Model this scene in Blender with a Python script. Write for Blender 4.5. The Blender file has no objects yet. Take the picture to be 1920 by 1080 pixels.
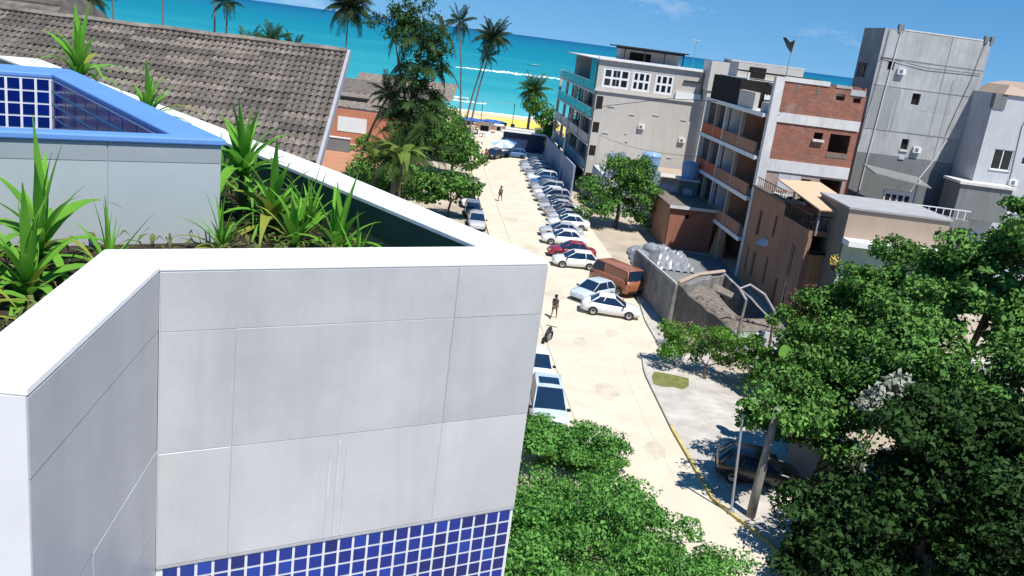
import bpy, bmesh, math, random
import numpy as np
from mathutils import Vector, Matrix, Euler
R = math.radians
S = bpy.context.scene
COL = S.collection

# ---------------------------------------------------------------- camera, sky, sun, exposure
cam_d = bpy.data.cameras.new('camera'); cam = bpy.data.objects.new('camera', cam_d); COL.objects.link(cam)
F_PX, PITCH, ROLL, CAM_H = 1650.0, 16.0, 7.4, 19.0
cam_d.sensor_width = 36.0; cam_d.lens = 36.0 * F_PX / 1920.0
cam_d.clip_start = 0.05; cam_d.clip_end = 90000
_p, _r = R(PITCH), R(ROLL)
fw = Vector((0, math.cos(_p), -math.sin(_p))); rt0 = Vector((1, 0, 0)); up0 = rt0.cross(fw)
rt = rt0 * math.cos(_r) + up0 * math.sin(_r); up = up0 * math.cos(_r) - rt0 * math.sin(_r)
m = Matrix.Identity(4)
for i in range(3):
    m[i][0], m[i][1], m[i][2] = rt[i], up[i], -fw[i]
m[2][3] = CAM_H
cam.matrix_world = m
S.camera = cam
S.render.resolution_x, S.render.resolution_y = 1024, 576

SUN_AZ, SUN_EL = 146.0, 62.0          # clockwise from +Y, degrees
world = bpy.data.worlds.new('World'); S.world = world; world.use_nodes = True
wn = world.node_tree; wn.nodes.clear()
sky = wn.nodes.new('ShaderNodeTexSky'); sky.sky_type = 'NISHITA'; sky.sun_disc = False
sky.sun_elevation = R(SUN_EL); sky.sun_rotation = R(SUN_AZ); sky.altitude = 0
sky.air_density = 1.0; sky.dust_density = 0.0; sky.ozone_density = 1.6
hs = wn.nodes.new('ShaderNodeHueSaturation'); hs.inputs['Saturation'].default_value = 1.42; hs.inputs['Hue'].default_value = 0.500
tc0 = wn.nodes.new('ShaderNodeTexCoord'); vm = wn.nodes.new('ShaderNodeVectorMath'); vm.operation = 'MULTIPLY_ADD'
vm.inputs[1].default_value = (1, 1, 0.80); vm.inputs[2].default_value = (0, 0, 0.17)
wn.links.new(tc0.outputs['Generated'], vm.inputs[0]); vz = wn.nodes.new('ShaderNodeVectorMath'); vz.operation = 'NORMALIZE'; wn.links.new(vm.outputs[0], vz.inputs[0]); wn.links.new(vz.outputs[0], sky.inputs[0])
wn.links.new(sky.outputs[0], hs.inputs['Color'])
# thin cumulus wisps over the whole sky
tc = wn.nodes.new('ShaderNodeTexCoord')
mp = wn.nodes.new('ShaderNodeMapping'); mp.inputs['Scale'].default_value = (3.2, 3.2, 5.0); mp.inputs['Location'].default_value = (0.45, 0.25, 0.1)
wn.links.new(tc.outputs['Generated'], mp.inputs['Vector'])
cn = wn.nodes.new('ShaderNodeTexNoise'); cn.inputs['Scale'].default_value = 2.0; cn.inputs['Detail'].default_value = 9; cn.inputs['Roughness'].default_value = 0.62; cn.inputs['Distortion'].default_value = 0.35
wn.links.new(mp.outputs[0], cn.inputs['Vector'])
cr = wn.nodes.new('ShaderNodeValToRGB'); cr.color_ramp.elements[0].position = 0.60; cr.color_ramp.elements[1].position = 0.92
wn.links.new(cn.outputs['Fac'], cr.inputs['Fac'])
mx = wn.nodes.new('ShaderNodeMix'); mx.data_type = 'RGBA'
wn.links.new(cr.outputs['Color'], mx.inputs['Factor']); wn.links.new(hs.outputs['Color'], mx.inputs['A']); mx.inputs['B'].default_value = (7.0, 7.4, 8.0, 1)
bg = wn.nodes.new('ShaderNodeBackground'); bg.inputs['Strength'].default_value = 0.098
wn.links.new(mx.outputs['Result'], bg.inputs['Color'])
wo = wn.nodes.new('ShaderNodeOutputWorld'); wn.links.new(bg.outputs[0], wo.inputs['Surface'])

sl = bpy.data.lights.new('sun', 'SUN'); sl.energy = 4.8; sl.angle = R(0.53); sl.color = (1.0, 0.96, 0.90)
sun = bpy.data.objects.new('sun', sl); COL.objects.link(sun)
sdir = Vector((math.sin(R(SUN_AZ)) * math.cos(R(SUN_EL)), math.cos(R(SUN_AZ)) * math.cos(R(SUN_EL)), math.sin(R(SUN_EL))))
sun.rotation_euler = sdir.to_track_quat('Z', 'Y').to_euler(); sun.location = (30, -40, 80)
S.view_settings.view_transform = 'Standard'; S.view_settings.look = 'None'
S.view_settings.gamma = 1.0; S.view_settings.exposure = 0.46; S.view_settings.use_curve_mapping = False

# ---------------------------------------------------------------- helpers
rng = random.Random(7)
def lin(c):
    def f(v):
        v /= 255.0
        return v / 12.92 if v <= 0.04045 else ((v + 0.055) / 1.055) ** 2.4
    return tuple(f(v) for v in c)

MATS = {}
def M(name, rgb, rough=0.8, var=0.15, scale=2.0, bump=0.0, bscale=25.0, spec=0.3, col2=None, streak=0.0, metal=0.0, coat=0.0, detail=5):
    """procedural surface: linear rgb, soft blotches, optional grime streaks running down, optional bump"""
    if name in MATS: return MATS[name]
    mt = bpy.data.materials.new(name); mt.use_nodes = True; n = mt.node_tree; b = n.nodes['Principled BSDF']
    b.inputs['Roughness'].default_value = rough; b.inputs['Specular IOR Level'].default_value = spec; b.inputs['Metallic'].default_value = metal
    b.inputs['Coat Weight'].default_value = coat; b.inputs['Coat Roughness'].default_value = 0.05
    t = n.nodes.new('ShaderNodeTexCoord')
    nz = n.nodes.new('ShaderNodeTexNoise'); nz.inputs['Scale'].default_value = scale; nz.inputs['Detail'].default_value = detail; nz.inputs['Roughness'].default_value = 0.65
    n.links.new(t.outputs['Object'], nz.inputs['Vector'])
    mr = n.nodes.new('ShaderNodeMapRange'); mr.inputs['From Min'].default_value = 0.3; mr.inputs['From Max'].default_value = 0.7
    n.links.new(nz.outputs['Fac'], mr.inputs['Value'])
    a = tuple(max(0, c * (1 - var)) for c in rgb) if col2 is None else rgb
    c2 = tuple(min(1, c * (1 + var)) for c in rgb) if col2 is None else col2
    mix = n.nodes.new('ShaderNodeMix'); mix.data_type = 'RGBA'
    mix.inputs['A'].default_value = (*a, 1); mix.inputs['B'].default_value = (*c2, 1)
    n.links.new(mr.outputs[0], mix.inputs['Factor'])
    out = mix.outputs['Result']
    if streak > 0:
        mpn = n.nodes.new('ShaderNodeMapping'); mpn.inputs['Scale'].default_value = (1.6, 1.6, 0.16)
        n.links.new(t.outputs['Object'], mpn.inputs['Vector'])
        n2 = n.nodes.new('ShaderNodeTexNoise'); n2.inputs['Scale'].default_value = 1.5; n2.inputs['Detail'].default_value = 6; n2.inputs['Roughness'].default_value = 0.7
        n.links.new(mpn.outputs[0], n2.inputs['Vector'])
        r2 = n.nodes.new('ShaderNodeMapRange'); r2.inputs['From Min'].default_value = 0.45; r2.inputs['From Max'].default_value = 0.75
        r2.inputs['To Min'].default_value = 1.0; r2.inputs['To Max'].default_value = 1.0 - streak
        n.links.new(n2.outputs['Fac'], r2.inputs['Value'])
        mm = n.nodes.new('ShaderNodeMix'); mm.data_type = 'RGBA'; mm.blend_type = 'MULTIPLY'; mm.inputs['Factor'].default_value = 1
        n.links.new(out, mm.inputs['A']); n.links.new(r2.outputs[0], mm.inputs['B']); out = mm.outputs['Result']
    n.links.new(out, b.inputs['Base Color'])
    if bump > 0:
        n3 = n.nodes.new('ShaderNodeTexNoise'); n3.inputs['Scale'].default_value = bscale; n3.inputs['Detail'].default_value = 4
        n.links.new(t.outputs['Object'], n3.inputs['Vector'])
        bp = n.nodes.new('ShaderNodeBump'); bp.inputs['Strength'].default_value = bump; bp.inputs['Distance'].default_value = 0.05
        n.links.new(n3.outputs['Fac'], bp.inputs['Height']); n.links.new(bp.outputs[0], b.inputs['Normal'])
    MATS[name] = mt
    return mt

def leaf_mat(name, dark, light, transl=0.3, rough=0.45, scale=0.6):
    mt = bpy.data.materials.new(name); mt.use_nodes = True; n = mt.node_tree; b = n.nodes['Principled BSDF']
    b.inputs['Roughness'].default_value = rough + .15; b.inputs['Specular IOR Level'].default_value = 0.08
    g = n.nodes.new('ShaderNodeNewGeometry'); t = n.nodes.new('ShaderNodeTexCoord')
    nz = n.nodes.new('ShaderNodeTexNoise'); nz.inputs['Scale'].default_value = scale; nz.inputs['Detail'].default_value = 3
    n.links.new(t.outputs['Object'], nz.inputs['Vector'])
    ad = n.nodes.new('ShaderNodeMath'); ad.operation = 'MULTIPLY_ADD'; ad.inputs[1].default_value = 0.55; 
    n.links.new(g.outputs['Random Per Island'], ad.inputs[0]); 
    sb = n.nodes.new('ShaderNodeMath'); sb.operation = 'MULTIPLY_ADD'; sb.inputs[1].default_value = 1.4; sb.inputs[2].default_value = -0.45
    n.links.new(nz.outputs['Fac'], sb.inputs[0]); n.links.new(sb.outputs[0], ad.inputs[2])
    mix = n.nodes.new('ShaderNodeMix'); mix.data_type = 'RGBA'; mix.clamp_factor = True
    mix.inputs['A'].default_value = (*dark, 1); mix.inputs['B'].default_value = (*light, 1)
    n.links.new(ad.outputs[0], mix.inputs['Factor']); n.links.new(mix.outputs['Result'], b.inputs['Base Color'])
    tr = n.nodes.new('ShaderNodeBsdfTranslucent'); n.links.new(mix.outputs['Result'], tr.inputs['Color'])
    ms = n.nodes.new('ShaderNodeMixShader'); ms.inputs[0].default_value = transl
    n.links.new(b.outputs[0], ms.inputs[1]); n.links.new(tr.outputs[0], ms.inputs[2])
    n.links.new(ms.outputs[0], n.nodes['Material Output'].inputs['Surface'])
    MATS[name] = mt
    return mt

class MB:
    def __init__(s): s.v = []; s.f = []
    def add(s, vs, fs):
        o = len(s.v); s.v += [tuple(p) for p in vs]; s.f += [tuple(i + o for i in f) for f in fs]; return s
    def quad(s, a, b, c, d): return s.add([a, b, c, d], [(0, 1, 2, 3)])
    def box(s, x0, x1, y0, y1, z0, z1, mtx=None):
        vs = [Vector(p) for p in ((x0,y0,z0),(x1,y0,z0),(x1,y1,z0),(x0,y1,z0),(x0,y0,z1),(x1,y0,z1),(x1,y1,z1),(x0,y1,z1))]
        if mtx: vs = [mtx @ p for p in vs]
        return s.add(vs, [(0,3,2,1),(4,5,6,7),(0,1,5,4),(1,2,6,5),(2,3,7,6),(3,0,4,7)])
    def prism(s, poly, z0, z1):
        n = len(poly); zz0 = z0 if hasattr(z0, '__len__') else [z0] * n; zz1 = z1 if hasattr(z1, '__len__') else [z1] * n
        vs = [(p[0], p[1], zz0[i]) for i, p in enumerate(poly)] + [(p[0], p[1], zz1[i]) for i, p in enumerate(poly)]
        return s.add(vs, [tuple(reversed(range(n))), tuple(range(n, 2*n))] + [(i, (i+1) % n, (i+1) % n + n, i + n) for i in range(n)])
    def tube(s, pts, r, n=6, cap=True):
        pts = [Vector(p) for p in pts]; rr = r if hasattr(r, '__len__') else [r] * len(pts); vs = []; fs = []
        for i, p in enumerate(pts):
            t = (pts[min(i+1, len(pts)-1)] - pts[max(i-1, 0)]).normalized()
            a = t.cross(Vector((0, 0, 1)) if abs(t.z) < 0.9 else Vector((1, 0, 0))).normalized(); b = t.cross(a)
            for k in range(n):
                an = 2 * math.pi * k / n; vs.append(p + (a * math.cos(an) + b * math.sin(an)) * rr[i])
        for i in range(len(pts) - 1):
            for k in range(n):
                fs.append((i*n+k, i*n+(k+1) % n, (i+1)*n+(k+1) % n, (i+1)*n+k))
        if cap: fs += [tuple(reversed(range(n))), tuple(range((len(pts)-1)*n, len(pts)*n))]
        return s.add(vs, fs)
    def lathe(s, prof, n=16, c=(0, 0, 0), wob=0.0, rnd=None):
        vs = []; fs = []
        for (r, z) in prof:
            for k in range(n):
                a = 2*math.pi*k/n; q = r * (1 + (rnd.uniform(-wob, wob) if rnd else 0)); vs.append((c[0]+q*math.cos(a), c[1]+q*math.sin(a), c[2]+z))
        for i in range(len(prof)-1):
            for k in range(n): fs.append((i*n+k, i*n+(k+1) % n, (i+1)*n+(k+1) % n, (i+1)*n+k))
        fs += [tuple(reversed(range(n))), tuple(range((len(prof)-1)*n, len(prof)*n))]
        return s.add(vs, fs)
    def mesh(s, name, mat=None, smooth=False):
        me = bpy.data.meshes.new(name); me.from_pydata(s.v, [], s.f); me.update()
        if smooth: me.polygons.foreach_set('use_smooth', [True] * len(me.polygons))
        if mat: me.materials.append(mat)
        return me
    def obj(s, name, mat, parent=None, smooth=False, **kw):
        return ob(name, s.mesh(name, mat, smooth), parent, **kw)

def ob(name, me, parent=None, loc=None, rot=None, mat=None, scale=None):
    o = bpy.data.objects.new(name, me); COL.objects.link(o); o.parent = parent
    if loc is not None: o.location = loc
    if rot is not None: o.rotation_euler = rot
    if scale is not None: o.scale = scale
    if mat is not None:
        if not me.materials: me.materials.append(None)
        o.material_slots[0].link = 'OBJECT'; o.material_slots[0].material = mat
    return o
def tag(o, label, cat, group=None):
    o['label'] = label; o['category'] = cat
    if group: o['group'] = group
    return o
def thing(name, label, cat, loc=(0, 0, 0), rz=0.0, group=None):
    o = bpy.data.objects.new(name, None); COL.objects.link(o); o.location = loc; o.rotation_euler = (0, 0, rz); o.empty_display_size = 0.2
    return tag(o, label, cat, group)
def struct(o): o['kind'] = 'structure'; return o
def bevel(o, w, seg=2):
    md = o.modifiers.new('bevel', 'BEVEL'); md.width = w; md.segments = seg; md.limit_method = 'ANGLE'; md.angle_limit = R(40); return o

# ---------------------------------------------------------------- materials
concrete_white = M('white_paint', (0.74, 0.74, 0.73), 0.6, 0.06, 1.2)
m_coping = M('coping_white', (0.80, 0.80, 0.79), 0.5, 0.04, 3.0, bump=0.05)
m_panel = M('porcelain_panel', (0.405, 0.408, 0.41), 0.35, 0.10, 1.7, spec=0.4, streak=0.14, detail=8)
m_panel_b = M('porcelain_panel_pale', (0.445, 0.445, 0.445), 0.35, 0.10, 1.3, spec=0.4, streak=0.14, detail=8)
m_panel_c = M('porcelain_panel_cool', (0.375, 0.385, 0.395), 0.33, 0.10, 1.9, spec=0.4, streak=0.12, detail=8)
m_grout = M('white_grout', (0.70, 0.72, 0.74), 0.8, 0.05)
m_joint = M('panel_joint', (0.60, 0.60, 0.60), 0.9, 0.05)
m_blue = [M('blue_tile_%d' % i, c, 0.18, 0.12, 9.0, spec=0.5) for i, c in enumerate([(0.002, 0.016, 0.17), (0.002, 0.022, 0.21), (0.002, 0.012, 0.12), (0.004, 0.034, 0.27)])]
m_rim = M('blue_rim', (0.125, 0.27, 0.58), 0.45, 0.06, 2.0)  # one even pale blue for the pool rim
m_tank = M('tank_cladding', (0.40, 0.44, 0.45), 0.4, 0.05, 1.2, streak=0.05)
m_dkgreen = M('dark_green_wall', (0.085, 0.12, 0.085), 0.7, 0.2, 2.0)  # one even dark green for the far wall and planter base
m_soil = M('planter_soil', (0.030, 0.022, 0.014), 0.95, 0.4, 6.0, bump=0.8, bscale=12)
m_road = M('pale_road', (0.57, 0.505, 0.395), 0.9, 0.12, 0.45, bump=0.15, bscale=8, detail=11)
m_pave = M('pavement_concrete', (0.44, 0.41, 0.365), 0.9, 0.26, 0.7, bump=0.15, bscale=8, detail=9)
m_ground = M('sandy_earth', (0.40, 0.34, 0.26), 0.95, 0.25, 0.25, bump=0.3, bscale=3, detail=9)
m_kerb = M('kerb_concrete', (0.45, 0.43, 0.38), 0.9, 0.2, 1.0)
m_kerby = M('kerb_yellow_paint', (0.50, 0.40, 0.15), 0.8, 0.3, 2.5)
m_grass = M('verge_grass', (0.16, 0.17, 0.05), 0.9, 0.35, 3.0, bump=0.5, bscale=30)
m_sand = M('beach_sand', (0.62, 0.50, 0.30), 0.95, 0.1, 0.3)
m_sandy = M('yellow_sand', (0.72, 0.55, 0.10), 0.95, 0.15, 0.25)
m_foam = M('sea_foam', (0.78, 0.85, 0.86), 0.7, 0.1, 0.4)
m_roof = M('weathered_roof_sheet', (0.135, 0.116, 0.098), 0.9, 0.55, 1.6, bump=0.5, bscale=9, detail=9)
m_roof2 = M('weathered_roof_sheet_pale', (0.19, 0.162, 0.135), 0.9, 0.5, 1.8, bump=0.5, bscale=9, detail=9)
m_roof3 = M('weathered_roof_sheet_dark', (0.095, 0.083, 0.072), 0.9, 0.5, 1.4, bump=0.5, bscale=9, detail=9)
m_under = M('roof_underlay', (0.035, 0.03, 0.027), 0.95, 0.2)
m_fascia = M('grey_fascia', (0.33, 0.33, 0.35), 0.6, 0.08)
m_beige = M('beige_render', (0.49, 0.455, 0.405), 0.85, 0.05, 0.35, streak=0.14, detail=8)
m_beigelight = M('cream_render', (0.55, 0.52, 0.47), 0.8, 0.05, 0.4, streak=0.1)
m_glass = M('dark_window_glass', (0.012, 0.016, 0.02), 0.06, 0.1, 1.0, spec=0.5)
m_dark = M('dark_interior', (0.016, 0.014, 0.013), 0.9, 0.3)
m_wframe = M('white_window_frame', (0.72, 0.73, 0.74), 0.5, 0.04)
m_brown = M('brown_render', (0.36, 0.20, 0.125), 0.9, 0.10, 0.7, streak=0.22, detail=8)
m_brown2 = M('dark_brown_render', (0.30, 0.175, 0.115), 0.9, 0.10, 0.6, streak=0.25, detail=8)
m_red = M('red_balcony_paint', (0.52, 0.12, 0.05), 0.8, 0.12, 1.2, streak=0.2)
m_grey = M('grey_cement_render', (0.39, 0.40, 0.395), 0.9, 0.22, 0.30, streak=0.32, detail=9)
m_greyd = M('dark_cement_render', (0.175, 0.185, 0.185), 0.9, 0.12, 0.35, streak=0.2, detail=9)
m_greyl = M('pale_grey_paint', (0.46, 0.48, 0.50), 0.85, 0.08, 0.4, streak=0.18, detail=9)
m_tan = M('tan_render', (0.40, 0.31, 0.24), 0.85, 0.06, 0.5, streak=0.1)
m_ochre = M('ochre_board', (0.42, 0.24, 0.12), 0.8, 0.12, 1.5)
m_salmon = M('salmon_paint', (0.50, 0.20, 0.12), 0.85, 0.12, 0.5)
m_terra = M('terracotta_paving', (0.42, 0.20, 0.11), 0.9, 0.12, 0.4)
m_dirty = M('dirty_concrete', (0.22, 0.21, 0.195), 0.95, 0.45, 0.9, bump=0.3, bscale=6, streak=0.5, detail=10)
m_rubble = M('rubble', (0.17, 0.145, 0.12), 0.95, 0.4, 3.0, bump=0.6, bscale=10)
m_bluewall = M('blue_grey_wall', (0.26, 0.31, 0.42), 0.8, 0.12, 0.5, streak=0.25)
m_navy = M('navy_paint', (0.02, 0.035, 0.09), 0.6, 0.2)
m_tarpblue = M('blue_tarpaulin', (0.03, 0.12, 0.38), 0.55, 0.3, 1.5)
m_plastic = M('grey_plastic_sheet', (0.22, 0.235, 0.26), 0.35, 0.25, 2.0, spec=0.5)
m_tankblue = M('blue_water_tank', (0.22, 0.36, 0.55), 0.45, 0.1)
m_metal = M('grey_metal', (0.30, 0.31, 0.32), 0.5, 0.2, 2.0, metal=0.3)
m_wood = M('weathered_pole', (0.24, 0.225, 0.20), 0.9, 0.25, 3.0, bump=0.3, bscale=10, streak=0.3)
m_trunk = M('bark', (0.10, 0.075, 0.055), 0.95, 0.3, 3.0, bump=0.5, bscale=12)
m_palmtrunk = M('palm_bark', (0.16, 0.14, 0.115), 0.95, 0.25, 3.0, bump=0.5, bscale=10)
m_slabw = M('white_slab', (0.60, 0.59, 0.57), 0.8, 0.08, 0.7, streak=0.2)
m_canopy = M('salmon_canopy', (0.62, 0.40, 0.26), 0.8, 0.06, 1.0)
m_greenwall = M('pale_green_paint', (0.33, 0.42, 0.36), 0.85, 0.08, 0.6, streak=0.15)
m_tyre = M('tyre_rubber', (0.018, 0.018, 0.018), 0.85, 0.2)
m_rimm = M('wheel_rim', (0.45, 0.46, 0.47), 0.35, 0.1, metal=0.6)
m_carglass = M('car_glass', (0.010, 0.025, 0.055), 0.04, 0.05, spec=0.6)
m_lamp = M('lamp_lens', (0.65, 0.66, 0.68), 0.15, 0.05, spec=0.6)
m_tail = M('tail_lens', (0.30, 0.015, 0.012), 0.2, 0.05, spec=0.6)
m_black = M('black_plastic', (0.02, 0.02, 0.021), 0.5, 0.1)
m_plate = M('number_plate', (0.55, 0.56, 0.57), 0.5, 0.05)

L_yucca = leaf_mat('yucca_leaf', (0.06, 0.20, 0.018), (0.21, 0.50, 0.06), 0.35, 0.25, 3.0)
L_yucca2 = leaf_mat('yellowed_leaf', (0.16, 0.20, 0.03), (0.32, 0.36, 0.07), 0.30, 0.4, 3.0)
L_palm = leaf_mat('palm_leaf', (0.018, 0.050, 0.012), (0.075, 0.130, 0.035), 0.25, 0.45, 0.5)
L_palmdark = leaf_mat('dark_palm_leaf', (0.012, 0.028, 0.012), (0.045, 0.075, 0.03), 0.2, 0.45, 0.5)
L_banana = leaf_mat('broad_leaf', (0.05, 0.11, 0.02), (0.16, 0.22, 0.045), 0.3, 0.4, 0.8)
L_bush = leaf_mat('bush_leaf', (0.035, 0.14, 0.022), (0.20, 0.44, 0.10), 0.28, 0.4, 0.9)
L_tree = leaf_mat('street_tree_leaf', (0.014, 0.055, 0.010), (0.16, 0.34, 0.07), 0.18, 0.4, 0.6)
L_big = leaf_mat('broadleaf_tree_leaf', (0.008, 0.034, 0.006), (0.18, 0.38, 0.085), 0.15, 0.4, 0.40)
L_bright = leaf_mat('bright_leaf', (0.05, 0.16, 0.02), (0.17, 0.34, 0.06), 0.3, 0.4, 0.8)
L_pale = leaf_mat('pale_leaf', (0.20, 0.24, 0.18), (0.42, 0.44, 0.36), 0.2, 0.5, 0.8)

def brick_mat():
    mt = bpy.data.materials.new('red_brick'); mt.use_nodes = True; n = mt.node_tree; b = n.nodes['Principled BSDF']; b.inputs['Roughness'].default_value = 0.92
    t = n.nodes.new('ShaderNodeTexCoord'); sp = n.nodes.new('ShaderNodeSeparateXYZ'); cb = n.nodes.new('ShaderNodeCombineXYZ')
    n.links.new(t.outputs['Object'], sp.inputs[0]); n.links.new(sp.outputs['X'], cb.inputs['X']); n.links.new(sp.outputs['Z'], cb.inputs['Y'])
    bk = n.nodes.new('ShaderNodeTexBrick'); bk.inputs['Scale'].default_value = 1; bk.inputs['Brick Width'].default_value = 0.42; bk.inputs['Row Height'].default_value = 0.21
    bk.inputs['Mortar Size'].default_value = 0.018; bk.inputs['Color1'].default_value = (0.33, 0.115, 0.068, 1); bk.inputs['Color2'].default_value = (0.215, 0.085, 0.055, 1); bk.inputs['Mortar'].default_value = (0.22, 0.16, 0.13, 1)
    n.links.new(cb.outputs[0], bk.inputs['Vector'])
    nz = n.nodes.new('ShaderNodeTexNoise'); nz.inputs['Scale'].default_value = 0.8; nz.inputs['Detail'].default_value = 8; n.links.new(t.outputs['Object'], nz.inputs['Vector'])
    mr = n.nodes.new('ShaderNodeMapRange'); mr.inputs['From Min'].default_value = 0.56; mr.inputs['From Max'].default_value = 0.68; mr.inputs['To Max'].default_value = 0.55; n.links.new(nz.outputs['Fac'], mr.inputs['Value'])
    mix = n.nodes.new('ShaderNodeMix'); mix.data_type = 'RGBA'; mix.inputs['B'].default_value = (0.30, 0.22, 0.18, 1)
    n.links.new(mr.outputs[0], mix.inputs['Factor']); n.links.new(bk.outputs['Color'], mix.inputs['A']); n.links.new(mix.outputs['Result'], b.inputs['Base Color'])
    bp = n.nodes.new('ShaderNodeBump'); bp.inputs['Strength'].default_value = 0.6; bp.inputs['Distance'].default_value = 0.02
    n.links.new(bk.outputs['Fac'], bp.inputs['Height']); bp.invert = True; n.links.new(bp.outputs[0], b.inputs['Normal'])
    return mt
m_brick = brick_mat()

def glass_sheet(name, rgb, alpha):
    mt = bpy.data.materials.new(name); mt.use_nodes = True; b = mt.node_tree.nodes['Principled BSDF']
    b.inputs['Base Color'].default_value = (*rgb, 1); b.inputs['Roughness'].default_value = 0.08; b.inputs['Alpha'].default_value = alpha
    return mt
m_teal = glass_sheet('teal_glass', (0.03, 0.36, 0.36), 0.72)

def sea_mat():
    mt = bpy.data.materials.new('sea_water'); mt.use_nodes = True; n = mt.node_tree; b = n.nodes['Principled BSDF']
    b.inputs['Roughness'].default_value = 0.35; b.inputs['Specular IOR Level'].default_value = 0.16; b.inputs['IOR'].default_value = 1.2
    t = n.nodes.new('ShaderNodeTexCoord'); sp = n.nodes.new('ShaderNodeSeparateXYZ'); n.links.new(t.outputs['Object'], sp.inputs[0])
    nz = n.nodes.new('ShaderNodeTexNoise'); nz.inputs['Scale'].default_value = 0.006; nz.inputs['Detail'].default_value = 5
    mpn = n.nodes.new('ShaderNodeMapping'); mpn.inputs['Scale'].default_value = (0.5, 2.0, 1); n.links.new(t.outputs['Object'], mpn.inputs['Vector']); n.links.new(mpn.outputs[0], nz.inputs['Vector'])
    lg = n.nodes.new('ShaderNodeMath'); lg.operation = 'LOGARITHM'; lg.inputs[1].default_value = 10
    mxx = n.nodes.new('ShaderNodeMath'); mxx.operation = 'MAXIMUM'; mxx.inputs[1].default_value = 10; n.links.new(sp.outputs['Y'], mxx.inputs[0]); n.links.new(mxx.outputs[0], lg.inputs[0])
    ad = n.nodes.new('ShaderNodeMath'); ad.operation = 'MULTIPLY_ADD'; ad.inputs[1].default_value = 0.5; n.links.new(nz.outputs['Fac'], ad.inputs[0]); n.links.new(lg.outputs[0], ad.inputs[2])
    mr = n.nodes.new('ShaderNodeMapRange'); mr.inputs['From Min'].default_value = 2.5; mr.inputs['From Max'].default_value = 4.3; n.links.new(ad.outputs[0], mr.inputs['Value'])
    cr = n.nodes.new('ShaderNodeValToRGB'); e = cr.color_ramp.elements
    e[0].position = 0.0; e[0].color = (0.12, 0.46, 0.46, 1); e[1].position = 1.0; e[1].color = (0.0, 0.075, 0.17, 1)
    for p, c in ((0.14, (0.025, 0.28, 0.31)), (0.38, (0.0, 0.185, 0.245)), (0.62, (0.0, 0.14, 0.215))):
        q = e.new(p); q.color = (*c, 1)
    n.links.new(mr.outputs[0], cr.inputs['Fac']); n.links.new(cr.outputs['Color'], b.inputs['Base Color'])
    n2 = n.nodes.new('ShaderNodeTexNoise'); n2.inputs['Scale'].default_value = 0.25; n2.inputs['Detail'].default_value = 6
    m2 = n.nodes.new('ShaderNodeMapping'); m2.inputs['Scale'].default_value = (0.35, 1.0, 1); n.links.new(t.outputs['Object'], m2.inputs['Vector']); n.links.new(m2.outputs[0], n2.inputs['Vector'])
    bp = n.nodes.new('ShaderNodeBump'); bp.inputs['Strength'].default_value = 0.35; bp.inputs['Distance'].default_value = 0.4
    n.links.new(n2.outputs['Fac'], bp.inputs['Height']); n.links.new(bp.outputs[0], b.inputs['Normal'])
    return mt

# ---------------------------------------------------------------- setting: ground, road, pavements, beach, sea
def grid_sheet(xs, ys, zf):
    b = MB(); nx = len(xs)
    b.v = [(x, y, zf(x, y)) for y in ys for x in xs]
    b.f = [(j*nx+i, j*nx+i+1, (j+1)*nx+i+1, (j+1)*nx+i) for j in range(len(ys)-1) for i in range(nx-1)]
    return b
struct(grid_sheet([-3000, -400, -150, -60, 0, 60, 150, 400, 3000], [-400, -60, 0, 60, 120, 190, 208, 222, 260, 400], lambda x, y: -0.02 if y <= 208 else -0.02 - (y - 208) * 0.028).obj('ground', m_ground))
def right_edge(Y):      # kerb of the right pavement / lay-by
    pts = [(-20, 15.5), (28, 13.6), (32.6, 12.05), (35.8, 10.2), (42.9, 9.35), (51, 8.75), (53.6, 8.9), (56.0, 10.45), (62, 10.0), (68, 10.1), (75, 9.7), (109, 5.9), (150, 2.2), (176, -1.0)]
    for (a, xa), (b, xb) in zip(pts, pts[1:]):
        if a <= Y <= b: return xa + (xb - xa) * (Y - a) / (b - a)
    return pts[-1][1] if Y > 176 else pts[0][1]
def left_edge(Y): return 4.3 - 0.125 * (Y - 42) if Y > 30 else 5.8
ys = [-20, 0, 15, 25, 28, 30, 32.6, 34, 35.8, 38, 40, 42.9, 46, 51, 53.6, 54.5, 56, 59, 62, 68, 75, 85, 95, 109, 120, 135, 150, 165, 176]
b = MB(); b.v = [p for y in ys for p in ((left_edge(y), y, 0.0), (right_edge(y), y, 0.0))]
b.f = [(2*i, 2*i+1, 2*i+3, 2*i+2) for i in range(len(ys)-1)]
struct(b.obj('road', m_road))
# right pavement, raised on a kerb
pys = [y for y in ys if y <= 75]
def pav(y): return (right_edge(y) + 0.14, 15.2 if y < 51 else (13.6 if y < 57 else right_edge(y) + 1.2))
b = MB()
b.v = [p for y in pys for p in ((pav(y)[0], y, 0.12), (pav(y)[1], y, 0.12))]
b.f = [(2*i, 2*i+1, 2*i+3, 2*i+2) for i in range(len(pys)-1)]
pavement = struct(b.obj('pavement', m_pave))
def kerb_run(y0, y1, mat, nm, parent):
    yy = [y0]; 
    while yy[-1] < y1 - 0.05: yy.append(min(y1, yy[-1] + 1.0))
    for a, c in zip(yy, yy[1:]):
        c2 = c - 0.02; q = MB()
        q.prism([(right_edge(a), a), (right_edge(a)+0.15, a), (right_edge(c2)+0.15, c2), (right_edge(c2), c2)], -0.01, 0.135)
        q.obj(nm, mat, parent)
kerb_run(28, 43.5, m_kerby, 'kerb_stone', pavement)
kerb_run(43.5, 75, m_kerb, 'kerb_stone', pavement)
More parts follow.
